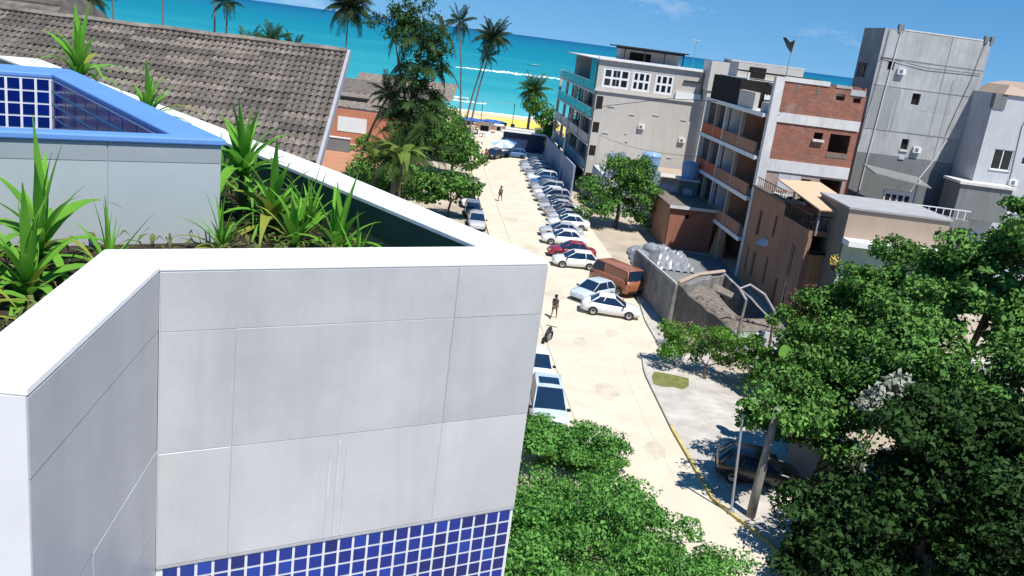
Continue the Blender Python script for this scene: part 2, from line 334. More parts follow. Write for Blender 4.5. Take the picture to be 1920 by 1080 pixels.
# left pavement strip
b = MB(); b.v = [p for y in ys for p in ((left_edge(y)-2.0, y, 0.11), (left_edge(y)-0.12, y, 0.11))]
b.f = [(2*i, 2*i+1, 2*i+3, 2*i+2) for i in range(len(ys)-1)]
b.v += [p for y in ys for p in ((left_edge(y)-0.12, y, 0.11), (left_edge(y)-0.12, y, -0.01))]
o0 = 2*len(ys); b.f += [(o0+2*i, o0+2*i+1, o0+2*i+3, o0+2*i+2) for i in range(len(ys)-1)]
struct(b.obj('left_pavement', m_road))
for k, (x, y, r_, f) in enumerate(((6.2, 47.5, .7, .8), (5.0, 55.5, .5, .7), (7.3, 58.2, .45, .6), (3.4, 66.0, .8, .8), (8.2, 40.5, .6, .9), (1.2, 80.0, .9, .7), (-1.0, 93.0, .8, .7))):
    rr = random.Random(300+k); n = 18; py = [(x+r_*(.7+.5*rr.random())*math.cos(2*math.pi*i/n), y+1.8*r_*(.7+.5*rr.random())*math.sin(2*math.pi*i/n), .0035) for i in range(n)]
    struct(MB().add(py, [tuple(range(n))]).obj('road_stain', M('road_stain', (.50, .44, .345), .85, .15, 1.2)))
struct(MB().add([(x, y, .0045) for x, y in ((5.0, 51.0), (8.6, 51.25), (8.6, 51.29), (5.0, 51.04))], [(0, 1, 2, 3)]).obj('road_joint', m_kerb))
struct(MB().add([(x, y, .0045) for x, y in ((3.2, 61.0), (9.8, 61.5), (9.8, 61.55), (3.2, 61.05))], [(0, 1, 2, 3)]).obj('road_joint', m_kerb))
# narrow dark joint between road and gutter, paving joints
b = MB()
for y0, y1 in zip(range(38, 54), range(39, 55)):
    b.quad((right_edge(y0)-1.25, y0, 0.004), (right_edge(y0)-1.21, y0, 0.004), (right_edge(y1)-1.21, y1, 0.004), (right_edge(y1)-1.25, y1, 0.004))
struct(b.obj('gutter_joint', m_kerb))
b = MB()
for y in (37.0, 39.6, 43.0, 46.4, 49.5):
    b.quad((right_edge(y)+0.2, y, 0.124), (15.0, y+0.3, 0.124), (15.0, y+0.34, 0.124), (right_edge(y)+0.2, y+0.04, 0.124))
b.quad((11.6, 37.2, 0.124), (11.64, 37.2, 0.124), (11.3, 49.5, 0.124), (11.26, 49.5, 0.124))
struct(b.obj('pavement_joints', m_kerb))
b = MB(); b.prism([(9.1, 49.2), (9.6, 48.9), (10.3, 49.1), (10.8, 48.9), (11.3, 49.6), (11.5, 50.9), (10.4, 51.2), (9.4, 51.3), (9.15, 50.4)], 0.10, 0.14); struct(b.obj('grass_verge', m_grass))
# beach
b = grid_sheet([-140, -60, -20, -6, 14, 40, 140], [177, 192, 207, 216, 226], lambda x, y: 0.0 if y <= 208 else 0.0 - (y - 208) * 0.028)
struct(b.obj('beach', m_sand))
b = MB()
py = [(-9.5, 188), (-5.0, 184), (2, 185), (11, 189), (13, 200), (4, 207), (-7, 207), (-13, 200)]
b.add([(x, y, 0.012) for x, y in py], [tuple(range(len(py)))]); struct(b.obj('yellow_beach_sand', m_sandy))
b = MB(); b.quad((-40000, 205, -0.33), (40000, 205, -0.33), (40000, 60000, -0.33), (-40000, 60000, -0.33))
struct(b.obj('sea', sea_mat()))
def foam_line(xs, yf, wf, nm, seed):
    r = random.Random(seed); q = MB(); prev = None
    for x in xs:
        y = yf(x) + r.uniform(-1, 1) * wf(x) * 0.35; w = max(0.15, wf(x) * r.uniform(0.35, 1.2))
        cur = ((x, y - w/2, -0.31), (x, y + w/2, -0.31))
        if prev: q.quad(prev[0], cur[0], cur[1], prev[1])
        prev = cur
    return struct(q.obj(nm, m_foam))
foam_line([-120 + i * 1.4 for i in range(190)], lambda x: 222 + 3 * math.sin(x * 0.05), lambda x: 3.0, 'shore_foam', 1)
foam_line([-24 + i * 0.8 for i in range(14)], lambda x: 246 + 1.0 * math.sin(x * 0.4), lambda x: 5.0, 'breaker_foam', 2)
foam_line([-42 + i * 0.9 for i in range(70)], lambda x: 452 + 0.35 * (x + 40), lambda x: 9 + 14 * max(0, math.sin((x + 42) * 0.05)), 'reef_foam', 3)

# ---------------------------------------------------------------- foreground terrace: planter, raised plunge pool
ZC = 17.58
P1, P2, P3 = (-1.67, 2.86), (-1.89, 4.51), (0.22, 5.75)
P0 = (-4.6, 2.62)
Q0, Q1, Q2, Q3 = (-4.6, 3.10), (-2.05, 3.32), (-2.27, 4.67), (-0.27, 5.87)
OA, OB = (-1.71, 8.05), (-8.6, 15.35)
IA, IB = (-2.63, 8.49), (-9.1, 14.95)
planter = thing('planter_wall', 'white-coped planter parapet clad in grey porcelain panels above blue mosaic tiles', 'planter wall', (-1.0, 5.2, 12.5))
def pl(o): o.parent = planter; o.location = (1.0, -5.2, -12.5); return o
def seg_box(mb, a, c, off0, off1, z0, z1):
    """upright slab along segment a-c, between two offsets to its left"""
    a, c = Vector((*a, 0)), Vector((*c, 0)); d = (c - a).normalized(); n = Vector((-d.y, d.x, 0))
    return mb.prism([a + n*off0, c + n*off0, c + n*off1, a + n*off1], z0, z1)
CT = 0.035   # coping thickness, sits on the wall
for nm, poly in (('coping', [P0, P1, Q1, Q0]), ('coping', [P1, P2, Q2, Q1]), ('coping', [P2, P3, Q3, Q2])):
    bevel(pl(MB().prism(poly, ZC - CT, ZC).obj(nm, m_coping)), 0.006)
bevel(pl(MB().prism([P3, OA, OB, IB, IA, Q3], ZC - CT, ZC).obj('coping', m_coping)), 0.006)
def lerp(a, c, t): return (a[0] + (c[0]-a[0])*t, a[1] + (c[1]-a[1])*t)
IN = 0.012
core = MB()
core.prism([(P0[0], P0[1]+.0065), (P1[0]-.012, P1[1]+.0065), (P1[0]-.06, P1[1]+.32), (P0[0], P0[1]+.32)], 12.5, ZC - CT - 0.0015); seg_box(core, P1, P2, 0.0065, 0.30, 12.5, ZC - CT - 0.001); seg_box(core, P2, P3, 0.0065, 0.28, 12.5, ZC - CT - 0.001)
pl(core.obj('wall_core', m_joint))
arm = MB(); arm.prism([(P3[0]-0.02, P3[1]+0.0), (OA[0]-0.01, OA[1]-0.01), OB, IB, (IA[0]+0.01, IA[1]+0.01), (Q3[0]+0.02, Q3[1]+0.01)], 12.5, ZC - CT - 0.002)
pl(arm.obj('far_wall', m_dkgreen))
pl(MB().add([(-8.8, 14.6, 17.22), (-4.4, 3.2, 17.22), (-2.15, 3.4, 17.22), (-2.2, 4.6, 17.22), (-0.3, 5.8, 17.22), (-2.6, 8.4, 17.22)], [(0, 1, 2, 3, 4, 5)]).obj('soil', m_soil))
# porcelain panels on the three visible faces
def panels(a, c, us, zs, pick):
    L = (Vector(c) - Vector(a)).length
    for i in range(len(us)-1):
        for j in range(len(zs)-1):
            g = 0.0013
            q = MB(); seg_box(q, lerp(a, c, (us[i]+g)/L), lerp(a, c, (us[i+1]-g)/L), 0.0015 * ((i + 2*j) % 3), 0.02, zs[j]+g, zs[j+1]-g)
            pl(bevel(q.obj('panel', pick(i, j)), 0.0015, 1))
pk = lambda i, j: [m_panel, m_panel_b, m_panel_c][(i * 2 + j * 5 + (i*j)) % 3]
panels(P2, P3, [0.003, 0.412, 1.79, 2.453], [15.705, 16.45, 17.195, ZC - CT - 0.004], lambda i, j: m_panel_c if (i, j) == (2, 1) else (m_panel_b if j == 0 else m_panel))
panels(P1, P2, [0.003, 0.64, 1.662], [15.2, 15.98, 16.48, 17.21, ZC - CT - 0.004], lambda i, j: m_panel_c)
panels(P0, P1, [0.003, 1.2, 2.935], [15.2, 15.9, 16.55, 17.2, ZC - CT - 0.004], lambda i, j: m_panel_b)
# metal trim line and mosaic
q = MB(); seg_box(q, P2, P3, -0.004, 0.02, 15.690, 15.703); pl(q.obj('trim', m_fascia))
q = MB(); seg_box(q, P2, P3, 0.010, 0.03, 14.6, 15.689); pl(q.obj('mosaic_bed', m_grout))
tb = MB(); tb.box(0.009, 0.091, -0.005, 0.004, 0.009, 0.091); tile_me = tb.mesh('tile')
dv = (Vector(P3) - Vector(P2)).normalized(); ang = math.atan2(dv.y, dv.x); nv = Vector((-dv.y, dv.x))
pr = random.Random(3)
for i in range(24):
    for j in range(9):
        p = Vector(P2) + dv * (0.03 + i * 0.1) + nv * 0.0075
        o = ob('tile', tile_me, planter, (p.x + 1.0, p.y - 5.2, 15.588 - j * 0.1 - 12.5), (R(pr.uniform(-.6, .6)), 0, ang), mat=m_blue[pr.choice([0, 1, 1, 3, 0, 2])])
for u, z0, z1, w in ((1.02, 15.71, 16.32, .012), (1.075, 15.71, 16.40, .02), (1.13, 15.71, 16.36, .010)):   # lime runs
    q = MB(); L_ = 2.4474; seg_box(q, lerp(P2, P3, u/L_), lerp(P2, P3, (u+w)/L_), -0.0012, 0.004, z0, z1); pl(q.obj('lime_run', M('lime_run', (.47, .47, .475), .5, .15, 4.0)))
# unseen terrace floor, added to bounce light on the wall; block carrying it all
struct(MB().prism([(-6, -3), (-0.5, -3), (-0.35, 3.6), (-0.05, 5.4), (-1.85, 4.36), (-1.62, 2.8), (-4.5, 2.55)], 14.4, 14.55).obj('terrace_bounce_floor', m_panel_b))
struct(MB().prism([(-9, -4), (-0.6, -4), (-0.45, 4.2), (-0.2, 5.6), (-2.0, 8.0), (-8.6, 14.9), (-10, 12)], -0.1, 14.39).obj('terrace_block', m_panel))
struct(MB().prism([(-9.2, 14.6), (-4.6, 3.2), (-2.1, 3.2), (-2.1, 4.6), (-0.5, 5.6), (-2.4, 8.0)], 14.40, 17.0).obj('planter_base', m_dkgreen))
# raised plunge pool
A, B_ = Vector((-2.21, 6.42)), Vector((-3.39, 5.58))
fd = (B_ - A).normalized(); fdr = Vector((fd.x, fd.y)); bk = Vector((-0.643, 0.766))
W_, D_ = 3.4, 4.75
pool = thing('raised_plunge_pool', 'raised plunge pool with pale blue rim and dark blue tiled inside behind planter', 'plunge pool', (A.x, A.y, 17.0))
def pp(u, v): q = A + fd * u + bk * v; return (q.x - A.x, q.y - A.y)
ZR = 18.0 - 17.0
F0, F1, F2, F3 = pp(0, 0), pp(W_, 0), pp(W_, D_), pp(0, D_)
I0, I1, I2, I3 = pp(0.34, 0.17), pp(W_ - 0.3, 0.17), pp(W_ - 0.3, D_ - 0.75), pp(0.34, D_ - 0.75)
def band(o0, o1, i1, i0, z0, z1): return MB().prism([o0, o1, i1, i0], z0, z1)
for a, c, d, e in ((F0, F1, I1, I0), (F1, F2, I2, I1), (F2, F3, I3, I2), (F3, F0, I0, I3)):
    bevel(band(a, c, d, e, ZR - 0.05, ZR).obj('rim', m_rim, pool), 0.012)
def off(p, u, v): q = fd * u + bk * v; return (p[0] + q.x, p[1] + q.y)
o0, o1, o2, o3 = off(F0, .03, .03), off(F1, -.03, .03), off(F2, -.03, -.03), off(F3, .03, -.03)
i0, i1, i2, i3 = off(I0, -.02, -.02), off(I1, .02, -.02), off(I2, .02, .02), off(I3, -.02, .02)
for a, c, d, e in ((o0, o1, i1, i0), (o1, o2, i2, i1), (o2, o3, i3, i2), (o3, o0, i0, i3)):
    band(a, c, d, e, -0.5, ZR - 0.052).obj('wall', m_grout if False else m_tank, pool)
for u0, u1 in ((0.032, 0.80), (0.806, 2.2), (2.206, W_ - .035)):
    for z0, z1 in ((0.10, ZR - 0.185), (ZR - 0.18, ZR - 0.054)):
        a, c = pp(u0, 0.03), pp(u1, 0.03); a2, c2 = pp(u0, 0.02), pp(u1, 0.02)
        MB().prism([a2, a, c, c2], z0, z1).obj('panel', m_tank if z1 < 0.85 else M('tank_band', (0.30, 0.33, 0.35), 0.5, 0.06), pool)
MB().add([(*i0, 0.3), (*i1, 0.3), (*i2, 0.3), (*i3, 0.3)], [(0, 1, 2, 3)]).obj('pool_water', M('pool_water', (0.01, 0.05, 0.16), 0.06, 0.1, spec=0.5), pool)
# inside tiles
bw = MB(); bw.prism([off(I3, 0, 0.0), off(I2, 0, 0.0), off(I2, 0, 0.012), off(I3, 0, 0.012)], 0.25, ZR - 0.055); bw.obj('tile_bed', m_grout, pool)
sw = MB(); sw.prism([I3, I0, off(I0, -0.012, 0), off(I3, -0.012, 0)], 0.25, ZR - 0.055); sw.obj('tile_bed', m_grout, pool)
ang2 = math.atan2(fd.y, fd.x)
t2 = MB(); t2.box(0.012, 0.123, -0.006, 0.004, 0.012, 0.118); t2m = t2.mesh('tile')
for i in range(17):
    for j in range(5):
        q = off(I3, 0.02 + i*0.135, -0.002); ob('tile', t2m, pool, (q[0], q[1], 0.30 + j*0.13), (0, 0, ang2), mat=m_blue[pr.choice([0, 2, 2])])
ang3 = math.atan2(bk.y, bk.x); t3 = MB(); t3.box(0.012, 0.388, -0.004, 0.006, 0.014, 0.116); t3m = t3.mesh('tile')
for i in range(10):
    for j in range(5):
        q = off(I0, 0.004, 0.0 + i*0.4); ob('tile', t3m, pool, (q[0], q[1], 0.30 + j*0.13), (0, 0, ang3), mat=m_blue[pr.choice([0, 2, 2])])

# ---------------------------------------------------------------- plants in the planter
def blade(L, w, droop, n=8):
    q = MB(); vs = []
    for i in range(n+1):
        t = i / n; x = L * droop * t**1.9 * 0.85; z = L * (t - droop * 0.62 * t**2.6)
        ww = w * (0.55 + 1.6*t - 2.15*t*t if t < 0.45 else (1-t) / 0.55 * 0.86 + 0.012) 
        ww = max(0.002, ww)
        fold = ww * 0.35
        vs += [(x - fold, -ww, z + fold*0.4), (x, 0, z), (x - fold, ww, z + fold*0.4)]
    q.v = vs
    for i in range(n): q.f += [(3*i, 3*i+1, 3*i+4, 3*i+3), (3*i+1, 3*i+2, 3*i+5, 3*i+4)]
    return q.mesh('leaf', None, True)
BL = [blade(0.56, 0.026, 0.10), blade(0.52, 0.028, 0.35), blade(0.58, 0.026, 0.7), blade(0.62, 0.024, 1.05), blade(0.46, 0.03, 0.2)]
def yucca(label, loc, h, nleaf, sc, seed, yellow=0.12, spread=1.0):
    r = random.Random(seed)
    root = thing('spiky_plant', label, 'plant', loc, 0, 'spiky plants in the planter')
    st = MB(); st.tube([(0, 0, -0.05), (r.uniform(-.02, .02), r.uniform(-.02, .02), h*0.5), (0, 0, h)], [0.03*sc, 0.024*sc, 0.018*sc], 7); st.obj('stem', m_trunk, root)
    for k in range(nleaf):
        t = k / nleaf; az = k * 2.399 + r.uniform(-.3, .3)
        tilt = (0.05 + 1.05 * t * spread) + r.uniform(-.12, .12)
        me = BL[min(3, int(t * 3.2 + r.uniform(0, 0.9)))] if r.random() > 0.12 else BL[4]
        s = 1.2 * sc * r.uniform(0.7, 1.15)
        ob('leaf', me, root, (0, 0, h - t * 0.14 * sc), (0, tilt, az), mat=L_yucca2 if (r.random() < yellow and t > 0.4) else L_yucca, scale=(s, s * r.uniform(1.0, 1.9), s))
    return root
yucca('tall spiky plant standing against the pool wall by the corner of the coping', (-2.93, 5.22, 17.22), 0.22, 22, 1.1, 11)
yucca('low spiky plant with wide arching leaves behind the near coping', (-2.75, 4.75, 17.22), 0.08, 26, 0.95, 12, 0.2)
yucca('spiky plant reaching over the coping edge with long arching blades', (-2.95, 4.35, 17.22), 0.10, 24, 1.0, 13, 0.3)
yucca('upright spiky plant beside the outer corner of the plunge pool', (-2.33, 7.18, 17.22), 0.48, 34, 0.95, 14, 0.05)
yucca('bushy spiky plant with yellowed drooping leaves between pool and dark planter wall', (-2.0, 6.95, 17.22), 0.16, 34, 0.95, 15, 0.35, 1.2)
yucca('small spiky plant standing alone before the dark green planter wall', (-1.37, 6.55, 17.22), 0.05, 18, 0.95, 16, 0.05, 0.9)
yucca('thin grassy spiky plant with narrow pale blades by the dark planter wall', (-1.72, 6.62, 17.22), 0.04, 22, 0.8, 17, 0.45, 1.1)
yucca('spiky plant growing above the far end of the pale blue pool rim', (-5.42, 10.55, 17.22), 0.74, 26, 1.15, 18, 0.2)
yucca('spiky plant half hidden behind the long side of the pool rim', (-4.0, 9.2, 17.22), 0.52, 26, 1.0, 19, 0.25)
for k, (x, y, sc, lb) in enumerate(((-2.75, 3.9, .8, 'grassy clump nearest the open end of the near coping'), (-3.2, 4.95, .75, 'grassy clump at the foot of the pool wall'), (-2.55, 5.3, .7, 'grassy clump in the inner corner of the coping'), (-2.15, 6.2, .7, 'grassy clump hugging the front corner of the pool'),
        (-2.45, 7.6, .8, 'grassy clump behind the upright spiky plant'), (-1.75, 7.15, .85, 'grassy clump in the middle of the triangular bed'), (-1.15, 6.2, .6, 'grassy clump near the sharp end of the bed'), (-2.9, 8.3, .8, 'grassy clump deep in the bed beside the pool side wall'))):
    rt_ = yucca(lb, (x, y, 17.22), .04, 30, sc, 200+k, .45, 1.15); rt_.name = 'grass_clump'; rt_['category'] = 'grass clump'; rt_['group'] = 'grass clumps in the planter'
    for ch in rt_.children:
        if ch.name.startswith('leaf'): ch.scale.y *= .5
def ground_leaves():
    r = random.Random(5); q = MB()
    bed = [(-3.3, 3.25), (-2.15, 3.4), (-2.32, 4.72), (-0.5, 5.85), (-2.7, 8.3), (-4.3, 9.9), (-4.6, 9.6), (-2.19, 6.62), (-2.15, 6.35), (-3.6, 5.3)]
    def inside(px_, py_):
        c_ = False
        for (x0, y0), (x1, y1) in zip(bed, bed[1:] + bed[:1]):
            if (y0 > py_) != (y1 > py_) and px_ < (x1-x0)*(py_-y0)/(y1-y0)+x0: c_ = not c_
        return c_
    for k in range(3600):
        x, y = r.uniform(-4.6, -0.5), r.uniform(3.3, 9.9)
        if not inside(x, y): continue
        a = r.uniform(0, 6.3); l = r.uniform(.05, .17); w = l * 0.10; z = 17.23 + r.uniform(0, .10)
        c, s_ = math.cos(a), math.sin(a)
        q.quad((x, y, z), (x + c*l*.5 - s_*w, y + s_*l*.5 + c*w, z + .05), (x + c*l, y + s_*l, z + r.uniform(-.02, .06)), (x + c*l*.5 + s_*w, y + s_*l*.5 - c*w, z + .05))
    o = q.obj('ground_cover', leaf_mat('litter_leaf', (.05, .08, .02), (.17, .19, .06), .2)); o['kind'] = 'stuff'; o['label'] = 'low leafy ground cover and litter on the planter soil'; return o
ground_leaves()

# ---------------------------------------------------------------- vegetation builders
def leaf_cloud(name, lobes, n, size, mat, parent, seed, shell=0.55, up_bias=0.4, squash=0.0):
    """n small folded leaves spread through ellipsoid lobes (cx,cy,cz,rx,ry,rz), denser near the outside, lumpy outline"""
    g = np.random.default_rng(seed)
    L = np.array(lobes, float); vol = (L[:, 3]*L[:, 4]*L[:, 5])**(2/3.); pick = g.choice(len(L), n, p=vol/vol.sum()); l = L[pick]
    d = g.normal(size=(n, 3)); d /= np.linalg.norm(d, axis=1)[:, None]
    rad = g.random(n)**(1/3.) * (1-shell) + shell; rad = np.where(g.random(n) < 0.25, rad * g.random(n), rad)
    # lumps: push radius in and out by direction
    ph = g.random((6, 3)) * 6; k = g.normal(size=(6, 3)) * 3.2
    lump = sum(np.sin(d @ k[i] + ph[i, 0] + pick * 1.7) for i in range(6)) / 6.0
    rad = rad * (1 + 0.30*lump + 0.10*g.normal(size=n))
    p = l[:, :3] + d * rad[:, None] * l[:, 3:6]
    keep = g.random(n) < np.clip(0.75 + 0.9*np.sin(p[:, 0]*1.3/size**.5 + ph[0, 1]) * np.sin(p[:, 2]*1.5/size**.5 + ph[0, 2]), 0.25, 1)
    p = p[keep]; d = d[keep]; n = len(p)
    nm = d * 0.8 + g.normal(size=(n, 3)) * 0.6 + np.array([0, 0, up_bias]); nm /= np.linalg.norm(nm, axis=1)[:, None]
    t = np.cross(nm, g.normal(size=(n, 3))); t /= np.linalg.norm(t, axis=1)[:, None]; bt = np.cross(nm, t)
    s = size * (0.45 + 1.25*g.random(n)**1.8)[:, None]
    dr = nm * s * 0.18
    V = np.empty((n, 4, 3)); V[:, 0] = p - t*s*0.5 - dr; V[:, 1] = p + bt*s*0.30 + dr*.4; V[:, 2] = p + t*s*0.5 - dr; V[:, 3] = p - bt*s*0.30 + dr*.4
    me = bpy.data.meshes.new(name); me.vertices.add(n*4); me.vertices.foreach_set('co', V.reshape(-1))
    me.loops.add(n*4); me.loops.foreach_set('vertex_index', np.arange(n*4, dtype=np.int32))
    me.polygons.add(n); me.polygons.foreach_set('loop_start', np.arange(0, n*4, 4, dtype=np.int32)); me.polygons.foreach_set('loop_total', np.full(n, 4, np.int32))
    me.update(calc_edges=True); me.materials.append(mat)
    return ob(name, me, parent)
def clumps(lobes, k, f, seed, flat=.7, core=.55):
    """break big lobes into many smaller leaf clumps on their surface, leaving gaps between"""
    r = random.Random(seed); out = []
    for (x, y, z, rx, ry, rz) in lobes:
        for _ in range(k):
            d = Vector((r.gauss(0, 1), r.gauss(0, 1), r.gauss(.25, 1))).normalized(); q = r.uniform(.62, 1.0); s = f*r.uniform(.65, 1.35)
            out.append((x+d.x*rx*q, y+d.y*ry*q, z+d.z*rz*q, rx*s, ry*s, rz*s*flat))
    return out + [(x, y, z, rx*.66, ry*.66, rz*.66) for (x, y, z, rx, ry, rz) in lobes]
def limbs(lobes, base, r0, seed, top=0.55):
    r = random.Random(seed); q = MB(); h = max(l[2] for l in lobes)
    mid = Vector(base) + Vector((r.uniform(-.2, .2), r.uniform(-.2, .2), h * 0.45))
    q.tube([base, Vector(base).lerp(mid, .5) + Vector((r.uniform(-.1, .1), r.uniform(-.1, .1), 0)), mid], [r0, r0*.8, r0*.65], 8)
    for l in lobes:
        c = Vector(l[:3]); m1 = mid.lerp(c, .5) + Vector((r.uniform(-.3, .3), r.uniform(-.3, .3), .2))
        q.tube([mid, m1, c], [r0*.5, r0*.32, r0*.12], 6)
        for k in range(4):
            e = c + Vector((r.uniform(-1, 1)*l[3], r.uniform(-1, 1)*l[4], r.uniform(-.4, .9)*l[5])) * .75
            q.tube([m1.lerp(c, r.random()), e], [r0*.16, r0*.04], 5)
    return q
def tree(name, label, cat, loc, lobes, n, size, mat, r0, seed, group=None, **kw):
    root = thing(name, label, cat, loc, 0, group)
    limbs(lobes, (0, 0, -0.05), r0, seed).obj('trunk', m_trunk, root)
    ck_ = kw.pop('clump', None)
    leaf_cloud('crown', clumps(lobes, ck_[0], ck_[1], seed) if ck_ else lobes, n, size, mat, root, seed, **kw)
    return root
def frond(L, droop, nl=26, seed=0, wl=0.62):
    r = random.Random(seed); q = MB(); pts = []
    for i in range(nl+1):
        t = i/nl; pts.append(Vector((L*(t - 0.25*droop*t**2.2), 0, L*(0.35*t*(1-.3*droop) - 0.62*droop*t**2))))
    q.tube(pts[::3] + [pts[-1]], [0.045*(1-.8*i/(len(pts[::3]))) for i in range(len(pts[::3])+1)], 4)
    for i in range(3, nl+1):
        t = i/nl; ll = L*0.27*math.sin(min(1, t*1.15+.12)*math.pi*0.86)*wl/.62 + .12
        tan = (pts[i]-pts[i-1]).normalized()
        for s in (-1, 1):
            d = (tan*0.55 + Vector((0, s*0.8, -0.18-.55*r.random()*droop))).normalized(); e = pts[i] + d*ll*r.uniform(.8, 1.1) + Vector((0, 0, -ll*.25*droop))
            w = tan * 0.055 * L/3.5
            mid = pts[i].lerp(e, .5) + Vector((0, 0, .04*L*.3))
            q.add([pts[i]-w*.5, pts[i]+w*.5, mid+w, e, mid-w], [(0, 1, 2, 3, 4)])
    return q.mesh('frond')
FR = [frond(3.6, .25, seed=1), frond(3.8, .6, seed=2), frond(3.7, 1.0, seed=3), frond(3.4, 1.45, seed=4)]
def palm(label, loc, top, nf, sc, seed, mat=None, r0=0.17, group='coconut palms by the beach', dry=0.0, cat='palm tree'):
    r = random.Random(seed); root = thing('coconut_palm', label, cat, loc, 0, group); tv = Vector(top)
    ts = [i/10 for i in range(11)]; pts = [Vector((tv.x*(t**1.5), tv.y*(t**1.5), tv.z*t)) for t in ts]
    MB().tube([(0, 0, -.1)] + pts[1:], [r0*1.5] + [r0*(1.1-.45*t) for t in ts[1:]], 8).obj('trunk', m_palmtrunk, root, True)
    for k in range(nf):
        t = k/nf; az = k*2.399+r.uniform(-.3, .3); me = FR[min(3, int(t*4))]
        s = sc*r.uniform(.8, 1.1)
        ob('frond', me, root, tv + Vector((0, 0, -.15*t)), (r.uniform(-.3, .3), -0.95 + 1.25*t + r.uniform(-.15, .15), az), mat=mat or L_palmdark, scale=(s, s, s))
    q = MB()
    for k in range(7):
        a = k*.9; q.lathe([(.02, -.16), (.11, -.08), (.13, 0), (.1, .09), (.02, .14)], 6, (tv.x+.28*math.cos(a), tv.y+.28*math.sin(a), tv.z-.32-.07*(k % 3)))
    q.obj('coconut_cluster', m_trunk, root, True)
    return root

# ---------------------------------------------------------------- left neighbour: big old corrugated roof
def big_roof():
    E0, E1 = Vector((-6.45, 26.8, 14.45)), Vector((-7.30, 34.0, 17.5))     # right rake, eave to ridge
    root = thing('roofed_house', 'house with a broad weathered ribbed roof and pale grey rake edge', 'house', (-17, 34, 0))
    off = Vector((17, -34, 0))
    along = Vector((-0.996, -0.035, -0.004)).normalized()
    slope = E1 - E0; SL = slope.length; sd = slope.normalized(); nrm = along.cross(sd); nrm = nrm if nrm.z > 0 else -nrm
    LEN = 23.4
    base = MB(); a, c = E0 - nrm*.08 + off, E1 - nrm*.08 + off
    base.add([a, c, c + along*LEN, a + along*LEN], [(0, 1, 2, 3)]); rf = base.obj('roof', m_under, root)
    cols, rows = 15, 19; cw, ch = LEN/cols, SL/rows
    def sheet(seed):
        r = random.Random(seed); q = MB(); nx, ny = 28, 1; ribs = 7
        for j in range(ny+1):
            for i in range(nx+1):
                u = i/nx; ph = (u*ribs) % 1.0
                z = 0.085*abs(math.sin(math.pi*u*ribs))**.8 + r.uniform(-.008, .008) + (0.03 if j == 0 else 0) 
                q.v.append((u*(cw+.02), (j/ny)*(ch+.07) + (r.uniform(-.02, .02) if j == 0 else 0), z))
        for j in range(ny):
            for i in range(nx): q.f.append((j*(nx+1)+i, j*(nx+1)+i+1, (j+1)*(nx+1)+i+1, (j+1)*(nx+1)+i))
        o = len(q.v)
        for i in range(nx+1): q.v.append((q.v[i][0], q.v[i][1]+.004, q.v[i][2]-.05))
        for i in range(nx): q.f.append((i, o+i, o+i+1, i+1))
        return q.mesh('roof_sheet')
    SH = [sheet(s) for s in range(5)]
    bm = Matrix((along, sd, nrm)).transposed(); 
    if bm.determinant() < 0: pass
    r = random.Random(21); eul = bm.to_euler() if bm.determinant() > 0 else None
    if eul is None:                                     # flip so the frame is right-handed: run the columns the other way
        al2 = -along; bm = Matrix((al2, sd, nrm)).transposed(); eul = bm.to_euler(); start = along*LEN; step = al2
    else: start = Vector((0, 0, 0)); step = along
    for i in range(cols):
        for j in range(rows):
            if (cols - 1 - i if step.x > 0 else i) > 12 and j < 6: continue
            p = E0 + start + step*(i*cw) + sd*(j*ch) + off + nrm*r.uniform(-.01, .02)
            o = ob('roof_sheet', r.choice(SH), rf, p, eul, mat=r.choice([m_roof, m_roof, m_roof2, m_roof3, m_roof]))
            o.rotation_euler.rotate_axis('Z', r.uniform(-.008, .008)); o.rotation_euler.rotate_axis('X', -0.03 + r.uniform(-.01, .01))
    fa = MB()
    px = Vector((1, 0, 0)); a, c = E0 + off - sd*.3, E1 + off + sd*.1
    fa.add([a+px*.02-nrm*.2, a+px*.13-nrm*.2, a+px*.13+nrm*.13, a+px*.02+nrm*.13, c+px*.02-nrm*.2, c+px*.13-nrm*.2, c+px*.13+nrm*.13, c+px*.02+nrm*.13],
           [(0,1,2,3),(7,6,5,4),(0,4,5,1),(1,5,6,2),(2,6,7,3),(3,7,4,0)]); fa.obj('rake_edge', m_fascia, root)
    rd = MB(); rd.tube([E1 + off + along*(LEN*k/24) + nrm*(.10 + .02*math.sin(k*2.1)) for k in range(25)], .13, 6); rd.obj('ridge_cap', m_roof2, root)
    # far slope and walls
    b1, b2 = E1 + off, E1 + off + along*LEN; dn = Vector((0, 7.2, -3.0))
    MB().add([b1, b2, b2+dn, b1+dn+Vector((-2.6, 0, 0))], [(0, 3, 2, 1)]).obj('rear_roof', m_roof, root)
    MB().prism([(E0.x+17-1.0, E0.y-34+.8), (E1.x+17-3.0, E1.y-34+5.8), (E1.x+17-22, E1.y-34+5.6), (E0.x+17-22, E0.y-34+.2)], 0, [14.2, 14.4, 14.4, 14.2]).obj('wall', m_beigelight, root)
    return root
big_roof()
